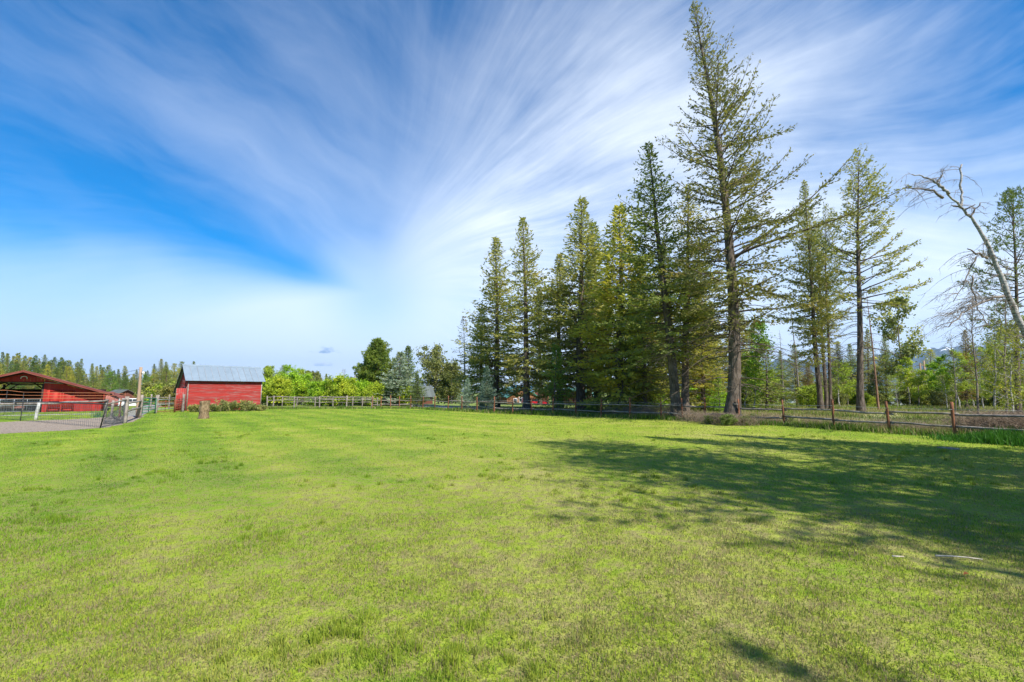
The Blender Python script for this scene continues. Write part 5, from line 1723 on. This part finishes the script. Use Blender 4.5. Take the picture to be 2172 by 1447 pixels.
# ------------------------------------------------------------------ low plants: juniper, brambles, flower clump
def build_low():
    rg = np.random.default_rng(3)
    n = 5200
    # juniper: overlapping arching plumes
    P, D, TI = [], [], []
    bw = Bag()
    for i in range(190):
        x = rg.uniform(-2.9, 2.9)
        env = .98 * math.sqrt(max(.02, 1 - (x / 3.05) ** 2)) * (.75 + .22 * math.sin(x * 2.1 + .5)) * (1.15 if x > 0 else .92)
        o = np.array([x, rg.normal(0, .32), .05])
        a = rg.choice([0, math.pi]) + rg.normal(0, .8) - .35
        L = env * rg.uniform(.85, 1.35)
        h = np.array([math.cos(a), math.sin(a), 0])
        f = np.linspace(0, 1, 5)
        p = o + L * f[:, None] * h * .85
        p[:, 2] += L * (1.0 * f - .34 * f ** 2)
        p[:, 2] = np.minimum(p[:, 2], env * 1.12 + .1)
        bw.tube(p, .02 * (1 - .8 * f), 3)
        m = 42
        u = rg.uniform(.15, 1, m)
        c0 = np.stack([np.interp(u, f, p[:, q]) for q in range(3)], 1)
        P.append(c0 + rg.normal(0, .06, (m, 3)))
        dd = np.gradient(p, axis=0)[2] / .25
        D.append(np.tile(dd / np.linalg.norm(dd), (m, 1)) + rg.normal(0, .55, (m, 3)))
        TI.append(np.clip(rg.beta(2, 2) * .5 + rg.random(m) * .5, 0, .92))
    P = np.vstack(P); D = np.vstack(D); TI = np.concatenate(TI)
    P[:, 2] = np.maximum(P[:, 2], .03)
    L_ = .20 * rg.uniform(.6, 1.3, len(P))
    c = G(484, 872.5)
    c = Vector((c.x, c.y, 0))
    t = thing('juniper_bush', 'low sprawling grey-green juniper along the front of the red shed', 'shrub', c, .62)
    ob('stems', bw.mesh('stems', M['bark_grey']), t)
    ob('foliage', sprays_mesh('foliage', P, D, L_, L_ * .22, rg, TI, M['needle_clean']), t, color=(.235, .240, .090))
    # blue-green iris clump
    irm = blades_mesh('leaf_clump', rg.normal(0, .16, (90, 2)), rg.uniform(.4, .8, 90), rg.uniform(.02, .035, 90), .35, rg, M['needle_clean'])
    q = thing('iris_clump', 'upright blue-green clump of iris leaves beside the walkway', 'plant', G(206, 885.5))
    ob('leaves', irm, q, color=(.07, .17, .10))
    # dry brambles
    br = [twiggy('bramble', 70 + i, 1.1, .95, 190, M['twigs'], .0055) for i in range(3)]
    spots = [(1425, 33, .9, 1), (1465, 28.6, .8, .8), (1490, 27.4, .75, .75), (1512, 26.4, .8, .7), (1535, 25.8, .85, .75), (1560, 25.4, .85, .75), (1585, 25.2, .8, .6), (1375, 33.5, .9, .9), (1300, 35.0, .7, .8), (1340, 34.5, .8, .85), (1725, 25, .7, .5), (1790, 23.6, .7, .5), (1960, 21, .7, .55),
             (2055, 20.0, .9, .95), (2085, 19.6, 1.0, 1.1), (2112, 19.2, 1.0, 1.2), (2140, 18.8, 1.1, 1.25), (2170, 18.6, 1.1, 1.2), (2200, 18.2, 1.1, 1.2), (1640, 26.5, .9, .7), (1885, 22.5, .9, .6)]
    rows = {}
    for i, (x, d, s, hh) in enumerate(spots):
        if x < 1420:
            lab, g = 'patch of dry bramble at the fence under the broad conifers', 'brambles under the broad conifers'
        elif x < 1600:
            lab, g = 'dry purplish-brown bramble around the foot of the tallest fir', 'brambles at the tallest fir'
        elif x < 2000:
            lab, g = 'small dry bramble behind the rails of the right-hand fence', 'brambles along the right fence'
        else:
            lab, g = 'tall dry bramble thicket swallowing the right end of the fence', 'brambles at the right end'
        o = ob('bramble', br[i % 3], loc=GD(x, d), rot=(0, 0, i * 1.9))
        o.scale = (s, s, hh)
        tag(o, lab, 'bramble', g)
        rows.setdefault(g, []).append(o)
    for g, r in rows.items():
        number_off(r, '%s from the left of the ' + r[0]['label'].replace('patch of dry bramble', 'dry bramble patches').replace('dry purplish-brown bramble', 'dry brown brambles').replace('small dry bramble', 'small dry brambles').replace('tall dry bramble thicket swallowing', 'tall dry brambles swallowing'))
    # green weeds mixed in
    for i, (x, d, ty, w, l) in enumerate(((1508, 26.0, 884, 1.5, 'leafy green weeds in the bramble left of the tallest fir'), (1545, 25.0, 882, 1.5, 'leafy green weeds in front of the tallest fir'), (1578, 25.2, 885, 1.5, 'low green weeds right of the tallest fir trunk'), (1350, 35.2, 868, 1.3, 'green weeds under the broad conifer at the fence'), (1255, 37.5, 860, 1.4, 'green weeds at the fence below the pointed firs'),
                                          (1600, 27.0, 880, 1.0, 'green weeds at the fence just right of the tallest fir'), (1675, 26, 882, .8, 'tall green weed behind the right fence'))):
        stand('weed_patch', 'shrubA', l, x, d, x, ty, cat='weeds', color=(.17, .23, .06), wide=w, rot=i)


def blades_mesh(name, XY, h, w, lean, rg, mat, z=0.0, tint=None, bend=False):
    n = len(XY)
    a = rg.uniform(0, 2 * np.pi, n)
    tilt = np.abs(rg.normal(0, 1, n)) * lean
    tilt = np.where(tilt > 1.5, rg.uniform(1.2, 1.5, n), tilt)
    la = rg.uniform(0, 2 * np.pi, n)
    base = np.column_stack([XY, np.full(n, z)])
    sd = np.column_stack([np.cos(a), np.sin(a), np.zeros(n)]) * (w / 2)[:, None]
    tip = base + np.column_stack([np.cos(la) * np.sin(tilt), np.sin(la) * np.sin(tilt), np.cos(tilt)]) * h[:, None]
    if tint is None:
        tint = rg.random(n)
    if bend:
        mid = base * .45 + tip * .55
        mid[:, 2] += h * .10
        V = np.stack([base - sd, base + sd, mid + sd * .75, mid - sd * .75, tip], 1).reshape(-1, 3)
        k = np.arange(n)[:, None] * 5
        return make_mesh(name, V, [k + np.array([0, 1, 2, 3]), k + np.array([3, 2, 4])], mat, tint=np.concatenate([tint, tint]))
    V = np.stack([base - sd, base + sd, tip], 1).reshape(-1, 3)
    return make_mesh(name, V, [np.arange(n * 3).reshape(n, 3)], mat, tint=tint)


build_low()


# ------------------------------------------------------------------ grass
def inside(poly, X, Y):
    r = np.zeros(len(X), bool)
    n = len(poly)
    for i in range(n):
        x0, y0 = poly[i][0], poly[i][1]
        x1, y1 = poly[(i + 1) % n][0], poly[(i + 1) % n][1]
        c = (y0 > Y) != (y1 > Y)
        with np.errstate(divide='ignore', invalid='ignore'):
            xi = (x1 - x0) * (Y - y0) / (y1 - y0) + x0
        r ^= c & (X < xi)
    return r


def vnoise(X, Y, s, seed):
    rg = np.random.default_rng(seed)
    g = rg.random((256, 256))
    x, y = X / s + 500, Y / s + 500
    xi, yi = np.floor(x).astype(int), np.floor(y).astype(int)
    fx, fy = x - xi, y - yi
    fx = fx * fx * (3 - 2 * fx); fy = fy * fy * (3 - 2 * fy)
    A = g[xi % 256, yi % 256]; B = g[(xi + 1) % 256, yi % 256]
    Cc = g[xi % 256, (yi + 1) % 256]; D = g[(xi + 1) % 256, (yi + 1) % 256]
    return (A * (1 - fx) + B * fx) * (1 - fy) + (Cc * (1 - fx) + D * fx) * fy


def build_grass():
    rg = np.random.default_rng(77)
    n = 900000
    d = 2.2 * (58 / 2.2) ** rg.random(n)
    X = rg.uniform(-1.22, 1.22, n) * d
    # keep the thin far rows short of everything that is not lawn
    ok = inside(LAWN, X, d) & ~inside([(p.x, p.y) for p in YARD], X, d)
    pat = vnoise(X, d, .55, 1) * .6 + vnoise(X, d, .18, 2) * .4
    ok &= rg.random(n) < np.clip(.55 + 1.0 * (pat - .22), .3, 1)
    X, d, pat = X[ok], d[ok], pat[ok]
    n = len(X)
    h = (.024 + .0007 * d) * rg.uniform(.5, 1.45, n) * (.65 + .8 * pat)
    w = (.0034 + .00065 * d) * rg.uniform(.7, 1.3, n)
    near = d < 7
    o = ob('lawn_grass', blades_mesh('lawn_grass', np.column_stack([X, d])[~near], h[~near], w[~near], np.where(rg.random((~near).sum()) < .35, 2.0, .7), rg, M['blade'], -.002))
    o['kind'] = 'stuff'; o['label'] = 'short mown lawn grass, yellow-green with tan patches'; o['category'] = 'grass'
    o = ob('lawn_grass', blades_mesh('lawn_grass_near', np.column_stack([X, d])[near], h[near] * 1.05, w[near], np.where(rg.random(near.sum()) < .45, 2.2, .75), rg, M['blade'], -.002, bend=True))
    o['kind'] = 'stuff'; o['label'] = 'matted mown grass in the foreground'; o['category'] = 'grass'
    # coarser tufts standing proud
    m = 1500
    dt = 2.5 * (22 / 2.5) ** rg.random(m)
    xt = rg.uniform(-1.15, 1.15, m) * dt
    keep = (vnoise(xt, dt, 1.6, 5) > .66) & inside(LAWN, xt, dt) & ~inside([(p.x, p.y) for p in YARD], xt, dt)
    xt, dt = xt[keep], dt[keep]
    k = 46
    rad = rg.uniform(.02, .075, len(xt))
    XY = np.column_stack([np.repeat(xt, k) + rg.normal(0, 1, len(xt) * k) * np.repeat(rad, k), np.repeat(dt, k) + rg.normal(0, 1, len(xt) * k) * np.repeat(rad, k)])
    D = np.repeat(dt, k)
    hh = np.repeat(rg.uniform(.04, .10, len(xt)), k) * rg.uniform(.5, 1.2, len(D))
    o = ob('grass_tufts', blades_mesh('grass_tufts', XY, hh, (.0042 + .0005 * D) * rg.uniform(.7, 1.3, len(D)), .5, rg, M['blade'], bend=True, tint=.2 + rg.random(len(D)) * .5))
    o['kind'] = 'stuff'; o['label'] = 'coarse green tufts standing above the mown lawn'; o['category'] = 'grass'
    # long grass along the fence
    L = []
    fl = [(p.x, p.y) for p in FENCE]
    for (a, b) in zip(fl[:-1], fl[1:]):
        ln = math.hypot(b[0] - a[0], b[1] - a[1])
        c = int(ln * 330)
        t = rg.random(c)[:, None]
        L.append(np.array(a) + (np.array(b) - np.array(a)) * t + rg.normal(0, .30, (c, 2)))
    XY = np.vstack(L)
    XY = XY[XY[:, 1] > 3]
    keep = rg.random(len(XY)) < np.clip(vnoise(XY[:, 0], XY[:, 1], 1.3, 9) * 1.7 - .2, .15, 1)
    XY = XY[keep]
    D = XY[:, 1]
    hh = (.14 + .26 * vnoise(XY[:, 0], XY[:, 1], 1.7, 6)) * rg.uniform(.5, 1.25, len(D))
    o = ob('long_grass', blades_mesh('long_grass', XY, hh, (.004 + .0009 * D) * rg.uniform(.7, 1.3, len(D)), .38, rg, M['grass_tall'], bend=True), color=(.105, .190, .018))
    o['kind'] = 'stuff'; o['label'] = 'long unmown grass growing along the fence line'; o['category'] = 'grass'
    # lush long clump at the right end
    c = 26000
    cx = rg.uniform(0, 1, c)
    A, B = np.array([17.4, 17.9]), np.array([22.5, 9.5])
    XY = A + (B - A) * cx[:, None] + rg.normal(0, .45, (c, 2)) + np.array([-.55, -.45])
    D = XY[:, 1]
    hh = (.25 + .38 * vnoise(XY[:, 0], XY[:, 1], .8, 16)) * rg.uniform(.5, 1.2, c) * np.clip(cx * 4 + .45, .4, 1)
    o = ob('lush_grass', blades_mesh('lush_grass', XY, hh, (.006 + .0009 * D) * rg.uniform(.7, 1.3, c), .5, rg, M['grass_tall'], bend=True, tint=rg.random(c) * .78), color=(.050, .150, .016))
    o['kind'] = 'stuff'; o['label'] = 'lush tall green grass at the right end of the fence'; o['category'] = 'grass'
    # dry field grass beyond the fence
    c = 170000
    d = 17 * (60 / 17) ** rg.random(c)
    X = rg.uniform(-.1, 1.35, c) * d
    keep = inside(FIELD, X, d)
    keep &= rg.random(c) < np.clip(vnoise(X, d, 2.3, 19) * 1.6 - .1, .2, 1)
    X, d = X[keep], d[keep]
    hh = (.16 + .30 * vnoise(X, d, 3.0, 20)) * rg.uniform(.5, 1.3, len(X))
    dryk = vnoise(X, d, 4.0, 21)
    ti = np.where(rg.random(len(X)) < dryk * 1.1 - .1, rg.uniform(.82, 1, len(X)), rg.random(len(X)) * .78)
    o = ob('field_grass', blades_mesh('field_grass', np.column_stack([X, d]), hh, (.004 + .001 * d) * rg.uniform(.7, 1.3, len(X)), .4, rg, M['grass_tall'], tint=ti), color=(.185, .245, .045))
    o['kind'] = 'stuff'; o['label'] = 'half-dry tall grass in the field beyond the right fence'; o['category'] = 'grass'
    # stones of the gravel yard
    c = 5200
    xs = [p.x for p in YARD]; ys = [p.y for p in YARD]
    X = rg.uniform(-31, max(xs), c); Y = rg.uniform(min(ys), max(ys), c)
    k = inside([(p.x, p.y) for p in YARD], X, Y)
    X, Y = X[k], Y[k]
    base = np.array([(1, 0, 0), (0, 1, 0), (-1, 0, 0), (0, -1, 0), (0, 0, .8)])
    s = rg.uniform(.012, .034, len(X))
    a = rg.uniform(0, 6.28, len(X))
    V = base[None] * s[:, None, None]
    V = np.stack([V[..., 0] * np.cos(a)[:, None] - V[..., 1] * np.sin(a)[:, None], V[..., 0] * np.sin(a)[:, None] + V[..., 1] * np.cos(a)[:, None], V[..., 2]], -1)
    V += np.column_stack([X, Y, np.full(len(X), .006)])[:, None]
    f = np.array([(0, 1, 4), (1, 2, 4), (2, 3, 4), (3, 0, 4)])
    o = ob('gravel', make_mesh('gravel', V.reshape(-1, 3), [(np.arange(len(X))[:, None, None] * 5 + f).reshape(-1, 3)], M['gravel']))
    o['kind'] = 'stuff'; o['label'] = 'loose grey-brown gravel in the left yard'; o['category'] = 'gravel'


build_grass()


# ------------------------------------------------------------------ air
def build_haze():
    m, T, out = new_mat('haze')
    v = T.n('ShaderNodeVolumePrincipled')
    v.inputs['Color'].default_value = (.42, .66, 1.0, 1)
    v.inputs['Density'].default_value = 5.5e-5
    v.inputs['Anisotropy'].default_value = .2
    T.nt.links.new(v.outputs[0], out.inputs['Volume'])
    o = box('haze', (-12500, -12500, -30), (12500, 12500, 860), m)
    o['kind'] = 'stuff'


build_haze()
